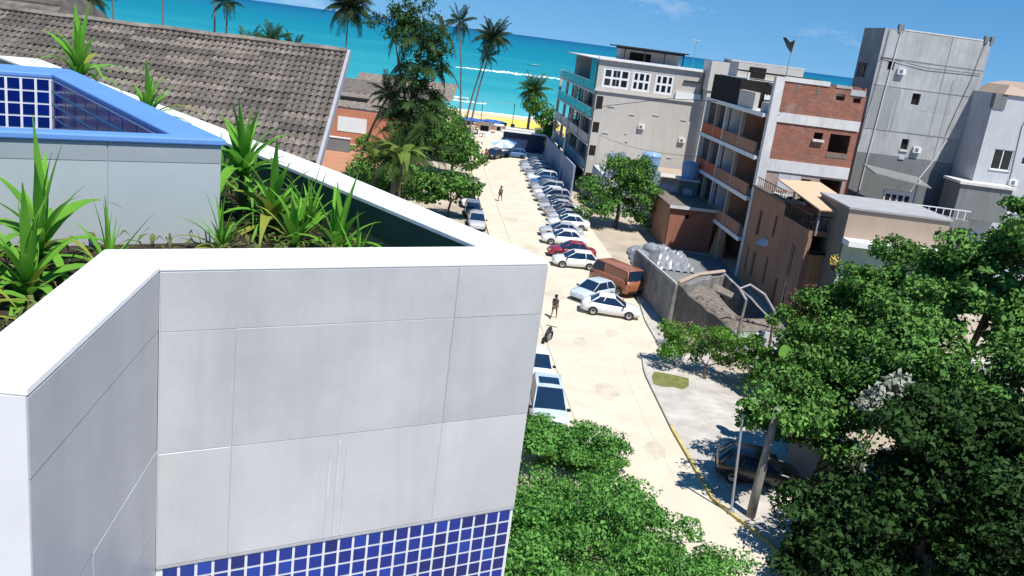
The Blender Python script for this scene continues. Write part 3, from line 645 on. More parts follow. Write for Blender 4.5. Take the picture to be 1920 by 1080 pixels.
def hip_roof():
    root = thing('thatched_house', 'small house with dark brown hipped thatch roof behind the ribbed roof', 'house', (-28.5, 47, 0))
    q = MB(); e = [(-5, -4, 15.9), (5.3, -4, 15.9), (5.3, 5, 15.9), (-5, 5, 15.9)]; t = [(-2.5, .5, 18.6), (3.4, .5, 18.6)]
    q.add(e + t, [(0, 1, 5, 4), (1, 2, 5), (2, 3, 4, 5), (3, 0, 4), (3, 2, 1, 0)]); rf = q.obj('roof', m_roof3, root)
    for k in range(7):                                   # courses of thatch, each a little proud of the one below
        f0, f1 = k/7, (k+1.25)/7; f1 = min(1, f1)
        def ring(f, d): 
            return [Vector(a).lerp(Vector(c), f) + Vector((0, -d, d*1.2)) for a, c in ((e[0], t[0]), (e[1], t[1]))]
        a, c = ring(f0, .10), ring(f1, .02)
        MB().add([a[0], a[1], c[1], c[0], a[0]-Vector((0, 0, .14)), a[1]-Vector((0, 0, .14))], [(0, 1, 2, 3), (4, 5, 1, 0)]).obj('thatch_course', m_roof if k % 2 else m_roof3, rf)
    MB().box(-4.3, 4.6, -3.3, 4.3, 0, 15.9).obj('wall', m_brown2, root)
hip_roof()

# palms beyond the roof
palm('tall slim coconut palm trunk behind the ribbed roof, next to the thatched house', (-57.2, 121, 0), (-.6, 0, 23.5), 14, .95, 31, group='slim palms behind the ribbed roof')
palm('tall coconut palm behind the ribbed roof, second out from the thatched house', (-50.6, 121, 0), (-.4, 0, 24), 14, .95, 32, group='slim palms behind the ribbed roof')
palm('tall slim coconut palm beside the lower palm crown behind the ribbed roof', (-43.8, 121, 0), (-.1, 0, 23), 14, .95, 33, group='slim palms behind the ribbed roof')
palm('lower coconut palm with crown against the sea behind the ribbed roof', (-41.7, 119, 0), (.2, 0, 18.3), 16, .8, 34, group='slim palms behind the ribbed roof')
palm('bushy palm beside the thatched house with crown low on the sea', (-60, 121, 0), (-.2, 0, 16.4), 18, .9, 35, L_palmdark, group='slim palms behind the ribbed roof')
for k, (x, h, lb) in enumerate(((-38.5, 13.0, 'short palm top peeping over the ridge beside the slim palm crown'), (-35.8, 14.2, 'short bushy palm in the middle of the cluster over the ridge'), (-33.4, 13.2, 'short palm at the outer end of the cluster over the ridge'))):
    palm(lb, (x, 118+k, 0), (.2, 0, h), 22, .82, 40+k, L_palm, group='palm tops over the ridge')
# palms by the beach
palm('dark full coconut palm crown left of the vine-covered tree, trunk behind the ridge', (-36.2, 167, 0), (.2, 0, 19.9), 40, 1.6, 51)
palm('slender straight coconut palm at the end of the street', (-13.6, 166, 0), (-1.9, -.5, 19.8), 17, 1.1, 52)
palm('leaning coconut palm at the end of the street with drooping crown', (-12.7, 166.5, 0), (3.4, -1, 17.9), 36, 1.2, 53)
palm('short thin leaning palm trunk beside the boats', (-11.6, 165.2, 0), (1.9, 0, 14.5), 12, .8, 54)
# vine-covered tall tree
tall = [(0, 0, 3.2, 3.8, 3.5, 3.4), (.8, 0, 7.0, 2.8, 2.6, 3.2), (.4, 0, 11.2, 2.9, 2.6, 3.2), (.2, 0, 15.4, 3.0, 2.6, 3.0), (.8, 0, 18.8, 3.3, 2.8, 2.8), (-2.8, 0, 18.6, 2.2, 1.8, 1.8), (2.0, 0, 15.0, 1.7, 1.8, 2.0)]
vt = tree('vine_covered_tree', 'tall tree wrapped in vines rising beside the street in front of the sea', 'tree', (-13.6, 98, 0), tall, 30000, .25, leaf_mat('vine_leaf', (.010, .034, .010), (.06, .13, .04), .16, .4, .6), .35, 61, shell=.5, clump=(12, .42))
r = random.Random(62)
for k in range(84):
    h = r.choice([4.5, 5.5, 7.5, 8.5, 9.5, 10.5, 11.5, 12.8, 14.5, 17.0, 18.5, 20.0]); az = r.uniform(0, 6.28); s = r.uniform(.8, 1.4)
    ob('hanging_frond', FR[r.choice([1, 2, 3, 3])], vt, (.5 + 1.3*math.cos(az), 1.3*math.sin(az), h), (r.uniform(-.4, .4), r.uniform(-.5, .35), az), mat=r.choice([L_palm, L_palm, L_palmdark]), scale=(s, s, s))
palm('dark palm with one-sided crown leaning out from the vine-covered tree', (-20.2, 104, 0), (3.1, 0, 10.6), 15, .8, 63, group=None)
# shrubs and trees along the left of the street
tree('shrub_tree', 'rounded green street tree leaning over the road beside the vine-covered tree', 'tree', (-9.8, 116, 0), [(0, 0, 4.2, 3.0, 3, 2.6), (1.8, -1.5, 3.2, 2.4, 2.2, 2.0), (-2.4, 1, 4.6, 2.6, 2.4, 2.2)], 12000, .34, L_tree, .22, 71, 'green trees left of the street')
tree('shrub_tree', 'tall dark green tree between the vine-covered tree and the beach palms', 'tree', (-12.6, 128, 0), [(0, 0, 5.4, 3.2, 3, 2.8), (-2.4, 0, 6.0, 2.5, 2.4, 2.3), (1.8, 0, 3.4, 2.4, 2.4, 2.2)], 12000, .34, L_tree, .22, 72, 'green trees left of the street')
tree('shrub_tree', 'broad bush at the foot of the vine-covered tree', 'bush', (-15.2, 90, 0), [(0, 0, 2.2, 3.0, 2.4, 2.4), (-1.6, 0, 3.6, 1.8, 1.8, 1.6), (2.6, .5, 3.0, 2.2, 2.2, 2.2)], 11000, .30, L_tree, .18, 73, 'green trees left of the street')
tree('shrub_tree', 'low dark leafy tree overhanging the cars parked on the left kerb', 'tree', (-7.6, 90, 0), [(0, 0, 3.4, 2.4, 2.2, 1.5), (1.8, -.8, 3.5, 1.7, 1.6, 1.0), (-2.2, 0, 2.6, 1.8, 1.8, 1.7)], 4200, .42, L_tree, .16, 74, 'green trees left of the street', shell=.4)
tree('plot_tree', 'leafy tree on the plot behind the pale wall', 'tree', (-6.5, 58, 0), [(0, 0, 3.6, 2.6, 2.4, 2.2), (1.4, 1, 4.6, 1.8, 1.8, 1.5)], 6000, .3, L_tree, .2, 75, 'trees on the plot behind the pale wall')
tree('plot_tree', 'lower bushy tree on the plot below the ribbed roof', 'tree', (-7.5, 46, 0), [(0, 0, 3.0, 2.8, 2.6, 2.2), (-1.4, 1, 4.0, 1.8, 1.8, 1.5)], 6000, .3, L_tree, .2, 76, 'trees on the plot behind the pale wall')
# broad banana-like leaves
def banana(label, loc, n, L, seed, hs_=2.6):
    r = random.Random(seed); root = thing('banana_plant', label, 'plant', loc)
    MB().tube([(0, 0, -.05), (.05, 0, hs_*.5), (0, 0, hs_)], [.16, .13, .08], 8).obj('stem', m_trunk, root)
    for k in range(n):
        dr = r.uniform(.5, 1.25); q = MB(); N = 9; w = L*.10
        for i in range(N+1):
            t = i/N; x = L*.8*(t-.25*dr*t*t); z = L*(.75*t - .95*dr*t*t); ww = w*math.sin(math.pi*(.06+.92*t)**.8)+.01
            q.v += [(x, -ww, z-.25*ww), (x, 0, z), (x, ww, z-.25*ww)]
        for i in range(N): q.f += [(3*i, 3*i+1, 3*i+4, 3*i+3), (3*i+1, 3*i+2, 3*i+5, 3*i+4)]
        q.obj('leaf', L_banana, root, True, loc=(0, 0, hs_-.4+.05*k), rot=(0, -.25+r.uniform(-.2, .2), k*2.4+r.uniform(-.3, .3)))
banana('big arching broad-leaved plant below the vine-covered tree', (-11.2, 78, 0), 13, 4.4, 81, 7.2)
banana('smaller upright broad-leaved plant beside the vine-covered tree', (-13.9, 80, 0), 9, 3.0, 82, 6.6)
palm('short stubby palm beside the terracotta yard', (-15.6, 80, 0), (.2, 0, 3.6), 18, .55, 83, L_palm, r0=.2, group=None)
palm('short palm with long drooping fronds at the foot of the vine-covered tree', (-12.9, 85, 0), (.2, 0, 6.2), 26, 1.15, 85, L_palm, r0=.25, group=None)
tree('round_shrub', 'small light green shrub beside the salmon wall', 'bush', (-23.6, 127, 0), [(0, 0, 1.3, 1.5, 1.5, 1.4)], 1500, .3, L_bright, .1, 84)
# almond tree at the beach
palm('full fan-crowned palm on the beach beside the beige building', (-1.0, 180, 0), (.2, 0, 8.6), 34, 1.15, 91, L_palm, r0=.28, group=None)
tree('beach_tree', 'small leafy tree beside the fan-crowned beach palm', 'tree', (1.8, 178, 0), [(0, 0, 4.6, 2.2, 2, 2.4), (-2.4, 0, 6, 1.8, 1.8, 1.8)], 3500, .45, L_tree, .2, 92)
tree('street_bush', 'green bush by the street end beside the navy wall', 'bush', (2.6, 156, 0), [(0, 0, 2.6, 1.9, 2, 2.6), (.4, 0, 4.4, 1.3, 1.4, 1.6)], 3500, .4, L_bright, .14, 93)

# ---------------------------------------------------------------- salmon house yard on the left
sal = thing('salmon_house', 'salmon walled house with long grey sheet roofs by the sea', 'house', (-27, 134, 0))
MB().box(-6, 9, 0, .35, 0, 5.0).obj('wall', m_salmon, sal)
MB().box(-2.4, 2.0, -.06, -.01, 1.7, 3.9).obj('white_board', concrete_white, sal)
for k, (y0, y1, z0, z1, mm) in enumerate(((.3, 9, 5.3, 6.9, m_roof2), (9.5, 20, 6.6, 8.3, m_roof), (21, 30, 6.4, 8.9, m_roof2))):
    q = MB(); n = 44; x0, x1 = -9.5 + 2*k, 10.5 + k
    for i in range(n+1):
        x = x0 + (x1-x0)*i/n; dz = .05*math.sin(i*2.4)
        q.v += [(x, y0, z0+dz), (x, y1, z1+dz)]
    q.f = [(2*i, 2*i+2, 2*i+3, 2*i+1) for i in range(n)]; q.obj('sheet_roof', mm, sal)
MB().box(-7.5, 8.5, .5, 29, 0, 5.2).obj('house_body', m_beigelight, sal)
MB().box(-4, .5, 8.9, 9.4, 5.6, 6.9).obj('dark_opening', m_dark, sal); MB().box(3, 7, 20.2, 20.9, 6.4, 7.9).obj('dark_opening', m_dark, sal); MB().box(-3.5, 1.0, 4, 6, 6.0, 6.45).obj('roof_vent', m_dark, sal)
struct(MB().prism([(-40, 96), (-15, 96), (-15.5, 133), (-40, 133)], -.015, .02).obj('terracotta_yard', m_terra))
struct(MB().prism([(-33, 125.5), (-25.5, 125.5), (-25.5, 132), (-33, 132)], .021, .09).obj('lawn', M('lawn', (.06, .13, .02), .9, .3, 2.0, bump=.4)))
dw = thing('garden_wall', 'low dark garden wall with white cap in front of the lawn', 'wall', (-29, 124.5, 0))
MB().box(-4.5, 3.6, -.15, .15, 0, 1.9).obj('wall', m_greyd, dw); MB().box(-1.5, 3.7, -.25, .25, 1.9, 2.05).obj('cap', concrete_white, dw)

# ---------------------------------------------------------------- buildings on the right
ST = math.atan(0.09)
def fmap(face):
    return (lambda u, d, z: (u, -d, z)) if face == 'front' else (lambda u, d, z: (-d, u, z))
def wall_holes(parent, face, u0, u1, z0, z1, holes, mat, name='wall', thick=.28, base=0.0):
    f = fmap(face); q = MB()
    us = sorted({u0, u1, *[h[0] for h in holes], *[h[1] for h in holes]}); zs = sorted({z0, z1, *[h[2] for h in holes], *[h[3] for h in holes]})
    fl = face != 'front'
    def Q(a, b_, c, d): q.quad(a, b_, c, d) if not fl else q.quad(d, c, b_, a)
    for i in range(len(us)-1):
        for j in range(len(zs)-1):
            cu, cz = (us[i]+us[i+1])/2, (zs[j]+zs[j+1])/2
            if any(h[0] < cu < h[1] and h[2] < cz < h[3] for h in holes): continue
            Q(f(us[i], base, zs[j]), f(us[i+1], base, zs[j]), f(us[i+1], base, zs[j+1]), f(us[i], base, zs[j+1]))
            Q(f(us[i+1], base-thick, zs[j]), f(us[i], base-thick, zs[j]), f(us[i], base-thick, zs[j+1]), f(us[i+1], base-thick, zs[j+1]))
    for a, c, e, g in holes:
        for p0, p1 in (((a, e), (c, e)), ((c, e), (c, g)), ((c, g), (a, g)), ((a, g), (a, e))):
            Q(f(p0[0], base, p0[1]), f(p0[0], base-thick, p0[1]), f(p1[0], base-thick, p1[1]), f(p1[0], base, p1[1]))
    return q.obj(name, mat, parent)
def fbox(q, face, u0, u1, d0, d1, z0, z1):
    f = fmap(face); a, b_ = f(u0, d0, z0), f(u1, d1, z1)
    q.box(min(a[0], b_[0]), max(a[0], b_[0]), min(a[1], b_[1]), max(a[1], b_[1]), z0, z1); return q
def window(parent, face, u0, u1, z0, z1, nu=2, nz=1, fw_=.07, base=0.0, glass=None, sill=True, fmat=None):
    q = MB(); d0, d1 = base-.16, base-.08
    fbox(q, face, u0, u1, d0, d1, z0, z0+fw_); fbox(q, face, u0, u1, d0, d1, z1-fw_, z1)
    fbox(q, face, u0, u0+fw_, d0, d1, z0+fw_, z1-fw_); fbox(q, face, u1-fw_, u1, d0, d1, z0+fw_, z1-fw_)
    for i in range(1, nu):
        u = u0+(u1-u0)*i/nu; fbox(q, face, u-fw_/2, u+fw_/2, d0+.003, d1-.003, z0+fw_, z1-fw_)
    for j in range(1, nz):
        z = z0+(z1-z0)*j/nz; fbox(q, face, u0+fw_, u1-fw_, d0+.006, d1-.006, z-fw_/2, z+fw_/2)
    w = q.obj('window', fmat or m_wframe, parent)
    for i in range(nu):
        for j in range(nz):
            ua, ub = u0+(u1-u0)*i/nu, u0+(u1-u0)*(i+1)/nu; za, zb = z0+(z1-z0)*j/nz, z0+(z1-z0)*(j+1)/nz
            fbox(MB(), face, ua+fw_/2+.004, ub-fw_/2-.004, base-.135, base-.12, za+fw_/2+.004, zb-fw_/2-.004).obj('pane', glass or m_glass, w)
    if sill: fbox(MB(), face, u0-.1, u1+.1, base-.05, base+.08, z0-.10, z0-.003).obj('sill', m_slabw, w)
    return w

# --- brick building with red balconies
bb = thing('brick_building', 'unfinished building with red brick side wall, white concrete bands and red balconies', 'building', (20.6, 80, 0), ST)
BW, BD = 8.3, 20.0
wall_holes(bb, 'front', .8, BW, 11.15, 14.45, [(4.45, 5.3, 13.35, 13.95), (5.95, 7.85, 12.35, 14.0)], m_brick, 'brick_panel')
wall_holes(bb, 'front', .8, BW, 15.3, 18.0, [(5.7, 6.5, 16.95, 17.5), (7.3, 8.0, 16.9, 17.5)], m_brick, 'brick_panel')
wall_holes(bb, 'front', .8, BW, 0, 10.1, [(5.9, 8.0, 7.6, 9.9), (4.2, 5.1, 9.0, 9.7)], M('pink_plaster', (.36, .27, .235), .9, .15, .8, streak=.2), 'lower_wall')
for z0, z1 in ((14.45, 15.3), (10.1, 11.15)):
    MB().box(.8, BW+.1, -.10, .3, z0, z1).obj('concrete_band', m_slabw, bb)
MB().box(0, .8, -.12, .5, 0, 18.3).obj('corner_column', m_slabw, bb)
MB().box(.8, 4.9, -.08, .3, 18.0, 18.4).obj('parapet', m_slabw, bb)
MB().box(5.5, 7.0, -.06, .3, 18.0, 18.25).obj('parapet', M('crumbling_render', (.36, .33, .30), .9, .35, 2.0, bump=.5), bb)
MB().box(6.9, BW, -.05, .3, 17.5, 18.0).obj('parapet', m_grey, bb)
for k, (u0, u1) in enumerate(((2.0, 3.1), (3.12, 4.1))):
    MB().box(u0, u1, -.05, .0, 7.4, 9.9).obj('white_door', m_greyl, bb)
MB().box(4.35, 5.4, -.28, .02, 13.15, 13.34).obj('sill', m_slabw, bb)
MB().box(5.95, 7.9, -.03, .05, 11.9, 12.3).obj('plaster_patch', m_rubble, bb)
r = random.Random(9)
for k in range(14):       # broken bricks along the ruined top
    u = 5.0 + k*.24; MB().box(u, u+.2, -.02+r.uniform(0, .05), .2, 17.95, 18.02+r.uniform(.02, .28)).obj('broken_brick', m_brick, bb)
for u in (1.9, 3.8):
    MB().box(u, u+.25, -.025, .0, 17.2, 17.85).obj('mortar_patch', m_rubble, bb)
MB().box(BW-.02, BW+.28, .3, BD, 0, 17.6).obj('rear_side_wall', m_brick, bb)
MB().box(.3, BW, BD-.3, BD, 0, 15).obj('back_wall', m_grey, bb)
MB().box(2.6, 2.9, .3, BD, 0, 15.0).obj('inner_wall', m_brown, bb)
MB().box(2.6, BW, .3, BD, 17.3, 17.55).obj('roof_slab', m_grey, bb)
FL = [(15.0, 'roof'), (11.2, 'f'), (7.4, 'f'), (3.6, 'f')]
for z, kd in FL:
    MB().box(-.35, 2.6, .3, BD-.2, z-.28, z).obj('balcony_slab', m_slabw, bb)
    MB().box(-.42, -.36, .3, BD-.2, z-.34, z+.04).obj('slab_edge', concrete_white, bb)
cols_y = [.9, 6.2, 11.6, 15.0, 19.2]
for k, y in enumerate(cols_y):
    if k: MB().box(-.28, .1, y, y+.38, 0, 14.71).obj('balcony_column', m_tan if k % 2 else m_slabw, bb)
for z in (11.2, 7.4, 3.6):
    for a, c, mm in ((1.0, 6.2, m_brown), (6.6, 11.6, m_brown), (12.0, 15.0, m_red), (15.4, 19.2, m_red)):
        if z < 5 or True: MB().box(-.30, -.12, a, c, z+.002, z+1.15).obj('balcony_parapet', mm, bb)
    # doors and windows on the inner wall
    for a in (2.0, 7.6, 12.6, 16.2):
        MB().box(2.52, 2.598, a, a+2.6, z+.05, z+2.4).obj('balcony_door', m_glass, bb)
        MB().box(2.49, 2.6, a-.12, a, z+.05, z+2.5).obj('door_frame', m_wframe, bb)
    MB().box(.3, 2.58, 11.62, 11.78, z+.003, z+3.4).obj('balcony_divider', concrete_white, bb)
    MB().box(.1, 2.58, 6.3, 6.45, z+.003, z+3.4).obj('balcony_divider', m_brown, bb)
# rooftop storey: grey box, dark awning, tank
MB().box(0.2, 2.4, .6, 3.0, 15.02, 15.9).obj('roof_box', m_grey, bb)
MB().box(.4, 7.6, 9, 18.6, 17.56, 17.62).obj('roof_terrace', m_slabw, bb); MB().box(1.2, 8.2, 15.2, 18.4, 17.63, 19.1).obj('roof_room', m_beigelight, bb); MB().box(2.4, 4.2, 15.15, 15.2, 17.7, 18.8).obj('roof_room_opening', m_dark, bb)
for x in (.4, 4, 7.4):
    MB().box(x, x+.22, 9.2, 9.42, 17.63, 18.25).obj('roof_post', m_slabw, bb)
MB().box(.9, 7.8, 9, 14.4, 18.26, 18.4).obj('awning_roof', m_dark, bb)
MB().box(-.2, .25, 4.0, 8.8, 15.02, 16.6).obj('cream_parapet', m_beigelight, bb)
MB().box(-.2, 2.4, 9, 18.6, 15.02, 17.55).obj('upper_room', m_dark, bb)
bird = thing('rooftop_flag', 'dark ragged flag on a thin pole on the brick building roof', 'flag', (24.05, 90, 17.6))
MB().tube([(0, 0, 0), (.05, 0, 2.6), (.25, 0, 4.6)], .045, 6).obj('pole', m_metal, bird)
q = MB(); fp = [(.1, 0, 2.9), (-.45, .1, 3.5), (-1.0, .05, 4.3), (-.75, -.05, 4.35), (-.2, .1, 3.95), (.22, 0, 4.25), (.2, .05, 3.4)]
q.add(fp + [(x, y+.05, z) for x, y, z in fp], [tuple(range(7)), tuple(reversed(range(7, 14)))] + [(i, (i+1) % 7, (i+1) % 7+7, i+7) for i in range(7)]); q.obj('cloth', m_black, bird)

# --- brown house A with slit windows, and house B with gate, block C
ha = thing('brown_house', 'tall narrow brown house with slit windows and small awning below the brick building', 'house', (20.6+.09*8.2, 71.8, 0), ST)
sl_ = [(1.2, 1.65, 5.4, 7.2), (1.3, 1.75, 1.2, 3.6), (4.9, 5.5, 4.7, 6.9), (4.4, 5.0, 1.0, 3.3), (6.2, 6.7, 1.0, 3.3)]
wall_holes(ha, 'side', 0, 8.0, 0, 8.5, sl_, m_brown)
for h in sl_[:3]: window(ha, 'side', h[0], h[1], h[2], h[3], 1, 1, .05, sill=False, fmat=m_brown2)
for h in sl_[3:]: window(ha, 'side', h[0], h[1], h[2], h[3], 1, 1, .07, sill=False, fmat=m_tan)
wall_holes(ha, 'front', 0, 7.6, 0, 8.5, [(1.6, 2.8, 6.2, 7.4)], m_brown)
MB().box(.3, 7.6, .3, 8.0, 8.3, 8.42).obj('roof', m_rubble, ha)
MB().box(7.3, 7.6, .3, 8.0, 0, 8.5).obj('wall', m_brown, ha); MB().box(.3, 7.3, 7.7, 8.0, 0, 8.5).obj('wall', m_brown, ha)
MB().box(-.25, .35, -.2, 8.0, 8.5, 8.72).obj('roof_edge', m_rubble, ha)
q = MB(); n = 10
for i in range(n+1):
    a = math.pi*i/n; q.v += [(0, 2.9+.8*math.cos(a), 4.75+.1*math.sin(a)), (-.8*math.sin(a)*.9-.02, 2.9+.8*math.cos(a), 4.35)]
q.f = [(2*i, 2*i+1, 2*i+3, 2*i+2) for i in range(n)]; q.obj('awning', m_slabw, ha)
for k in range(20):
    rr = random.Random(k); x, y = rr.uniform(.3, 6.5), rr.uniform(0, 7); s = rr.uniform(.15, .45)
    MB().box(-s, s, -s*.5, s*.5, -.05, s*.5).obj('roof_debris', rr.choice([m_rubble, m_slabw, m_greyd, m_dark]), ha, loc=(x, y, 8.45), rot=(rr.uniform(-.2, .2), rr.uniform(-.2, .2), rr.uniform(0, 3)))
q = MB()
for k in range(14): q.box(-.2, -.16, .2+.5*k, .24+.5*k, 8.74, 9.5)
q.box(-.21, -.15, .1, 7.2, 9.5, 9.56); q.obj('roof_railing', m_black, ha)
hb = thing('gated_house', 'dark brown house with ochre shuttered panel and salmon roof canopy', 'house', (21.75, 66.0, 0), ST)
wall_holes(hb, 'side', 0, 5.7, 0, 7.6, [(1.9, 2.5, 3.4, 6.0), (1.9, 2.6, .4, 2.8), (3.9, 4.4, .5, 2.6)], m_brown2)
window(hb, 'side', 1.9, 2.5, 3.4, 6.0, 1, 1, .10, sill=False, fmat=m_tan); window(hb, 'side', 1.9, 2.6, .4, 2.8, 1, 1, .1, sill=False)
wall_holes(hb, 'front', 0, 3.2, 0, 7.6, [(.35, 2.1, 6.0, 7.2)], m_brown2)
for k in range(4):
    for j in range(3): MB().box(.45+.42*k, .85+.42*k, -.06, -.003, 3.05+.92*j, 3.93+.92*j).obj('shutter_board', m_ochre, hb)
MB().box(.2, 2.35, -.35, .0, 5.85, 6.0).obj('ledge', m_dark, hb)
MB().box(2.9, 3.2, .3, 5.7, 0, 7.6).obj('wall', m_brown2, hb); MB().box(.28, 2.9, .28, 5.7, 7.3, 7.42).obj('roof', m_greyd, hb)
q = MB()
for k in range(12): q.box(-.03, .03, .1+.48*k, .16+.48*k, 7.61, 8.7)
for k in range(6): q.box(.2+.5*k, .26+.5*k, -.03, .03, 7.61, 8.7)
q.box(-.05, .05, 0, 5.7, 8.7, 8.78); q.box(.06, 3.2, -.05, .05, 8.7, 8.78); q.obj('terrace_railing', m_black, hb)
MB().add([(.2, -.6, 9.35), (3.9, -.4, 9.45), (3.9, 9.0, 10.2), (.1, 8.6, 10.1), (.2, -.6, 9.25), (3.9, -.4, 9.35), (3.9, 9.0, 10.1), (.1, 8.6, 10.0)], [(0, 1, 2, 3), (7, 6, 5, 4), (0, 4, 5, 1), (1, 5, 6, 2), (2, 6, 7, 3), (3, 7, 4, 0)]).obj('roof_canopy', m_canopy, hb)
for x, y, z in ((.4, -.2, 9.25), (3.6, -.1, 9.35), (.4, 5.4, 9.6), (3.6, 5.4, 9.7)): MB().box(x, x+.12, y, y+.12, 7.43, z).obj('canopy_post', m_metal, hb)
for k in range(6): 
    rr = random.Random(50+k); MB().box(0, rr.uniform(.3, .8), 0, .3, 0, rr.uniform(.3, .9)).obj('stored_box', rr.choice([m_greyl, m_red, m_dark, m_plastic]), hb, loc=(.4+.4*k, rr.uniform(.5, 3), 7.43))
hc = thing('tan_house', 'tan block with side wall coloured darker as in shade and pale flat roof above green lower storey', 'house', (23.35, 63.2, 0), ST*.3)
wall_holes(hc, 'side', 0, 6.2, 0, 10.0, [], M('tan_side_shade', (.20, .175, .14), .9, .08, .5, streak=.15))  # street side of the tan block, its shade put into a darker colour
wall_holes(hc, 'front', 0, 7.4, 7.9, 10.0, [], m_tan)
wall_holes(hc, 'front', 0, 7.4, 0, 7.5, [(2.6, 3.7, 4.0, 5.6)], m_greenwall, base=.25)
window(hc, 'front', 2.6, 3.7, 4.0, 5.6, 2, 1, base=.25)
MB().box(-.02, 7.5, -1.3, 0.0, 7.5, 7.9).obj('white_ledge', concrete_white, hc)
MB().box(-.1, 7.5, -.15, 6.3, 10.0, 10.14).obj('roof', M('grey_roof_felt', (.33, .33, .33), .9, .12, .8), hc)
MB().box(7.1, 7.4, .3, 6.2, 0, 10).obj('wall', m_greyd, hc); MB().box(.3, 7.1, 5.9, 6.2, 0, 10).obj('wall', m_greyd, hc)
fl = thing('planter_pot', 'yellow flowering pot on a bracket beside the shade-toned side wall', 'flower pot', (23.0, 62.5, 5.5))
MB().lathe([(.16, 0), (.26, .1), (.3, .4), (.26, .42)], 10).obj('pot', m_black, fl); leaf_cloud('flowers', [(0, 0, .75, .45, .4, .45)], 220, .16, M('yellow_flower', (.75, .62, .15), .7, .2), fl, 77)
MB().tube([(0, 0, 0), (.3, 0.2, .15), (.5, .6, .2)], .03, 5).obj('bracket', m_black, fl)

# --- grey tower
tw = thing('cement_tower', 'tall bare grey cement tower block with three small dark windows', 'building', (32.6, 90, 0), ST)
tw_holes = [(1.1, 1.75, 20.2, 21.0), (4.3, 5.15, 17.2, 18.3), (4.35, 5.1, 12.75, 13.8)]
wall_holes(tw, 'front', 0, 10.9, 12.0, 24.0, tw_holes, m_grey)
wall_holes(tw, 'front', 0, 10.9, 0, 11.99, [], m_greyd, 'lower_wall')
for h in tw_holes: MB().box(h[0]-.01, h[1]+.01, .27, .285, h[2]-.01, h[3]+.01).obj('window_void', m_dark, tw)
MB().box(4.3, 5.15, -.12, .0, 12.55, 12.74).obj('sill', m_slabw, tw); MB().box(4.4, 5.0, -.10, 0, 11.75, 12.05).obj('wall_vent', m_greyl, tw)
wall_holes(tw, 'side', 0, 4.6, 0, 24.0, [(2.2, 4.2, 19.2, 20.6)], M('tower_side_shade', (.25, .27, .28), .9, .2, .4, streak=.3))  # darker copy of the cement grey: the side's shade is in its colour
for k in range(2): MB().box(-.03, .02, 2.75+.6*k, 2.9+.6*k, 19.2, 20.6).obj('mullion', m_brown, tw)
MB().box(10.6, 10.9, .3, 4.6, 0, 24).obj('wall', m_grey, tw); MB().box(.3, 10.6, 4.3, 4.6, 0, 24).obj('wall', m_grey, tw); MB().box(.3, 10.6, .3, 4.3, 23.3, 23.5).obj('roof', m_grey, tw)
for u, z0, z1, rz_, w in ((2.6, 13.9, 17.4, 0, .08), (6.9, 14.5, 23.9, 0, .05), (8.0, 12, 20, 0, .05)):
    MB().box(u, u+w, -.018, 0, z0, z1).obj('render_seam', m_greyl if w > .06 else m_greyd, tw)
for z in (14.35, 18.6, 21.2): MB().box(.1, 10.8, -.02, 0, z, z+.06).obj('floor_joint', m_greyd, tw)
for k, (u0, u1, z0, z1, mm) in enumerate(((.3, 3.0, 14.4, 18.5, m_greyd), (4.0, 8.4, 14.45, 16.6, m_greyl), (5.4, 8.6, 16.7, 18.5, m_greyl), (8.6, 10.6, 12.1, 14.3, m_greyd), (.3, 5.6, 21.3, 23.8, m_greyl))):
    MB().box(u0, u1, -.008-.001*k, 0, z0, z1).obj('render_patch', M('patch_%d' % k, tuple(c*f for c, f in zip((.34, .355, .355), ((.86,)*3, (1.1, 1.1, 1.08), (1.06, 1.08, 1.06), (.82,)*3, (1.16,)*3)[k])), .9, .12, .4, streak=.2), tw)
MB().tube([(1.6, -.1, 23.9), (1.35, -.1, 18), (1.15, -.1, 11), (1.1, -.1, 7.0)], .06, 6).obj('downpipe', m_slabw, tw)
MB().tube([(8.9, -.09, 14.2), (7.8, -.09, 11.5), (7.0, -.09, 10.0), (6.4, -.09, 8.4), (5.2, -.1, 7.4)], .07, 6).obj('downpipe', m_slabw, tw)
MB().tube([(10.2, -.12, 23.9), (9.7, -.1, 20), (8.9, -.09, 16.2), (8.6, -.09, 14.5)], .025, 5).obj('cable', m_dark, tw)
MB().tube([(.4, -.1, 23.9), (.3, -.12, 19), (-.05, -.12, 13), (-.3, -.12, 9)], .03, 5).obj('cable', m_dark, tw)
MB().tube([(.2, -.1, 21.3), (5, -.12, 20.8), (10.6, -.1, 20.9)], .025, 5).obj('cable', m_dark, tw)
for u, w in ((1.3, .5), (10.1, .35), (10.75, .3)): MB().box(u, u+w, -.1, .25, 23.8, 24.5).obj('column_stub', m_greyd, tw)
MB().box(1.9, 10.0, -.03, .3, 24.0, 24.12).obj('coping', m_slabw, tw)
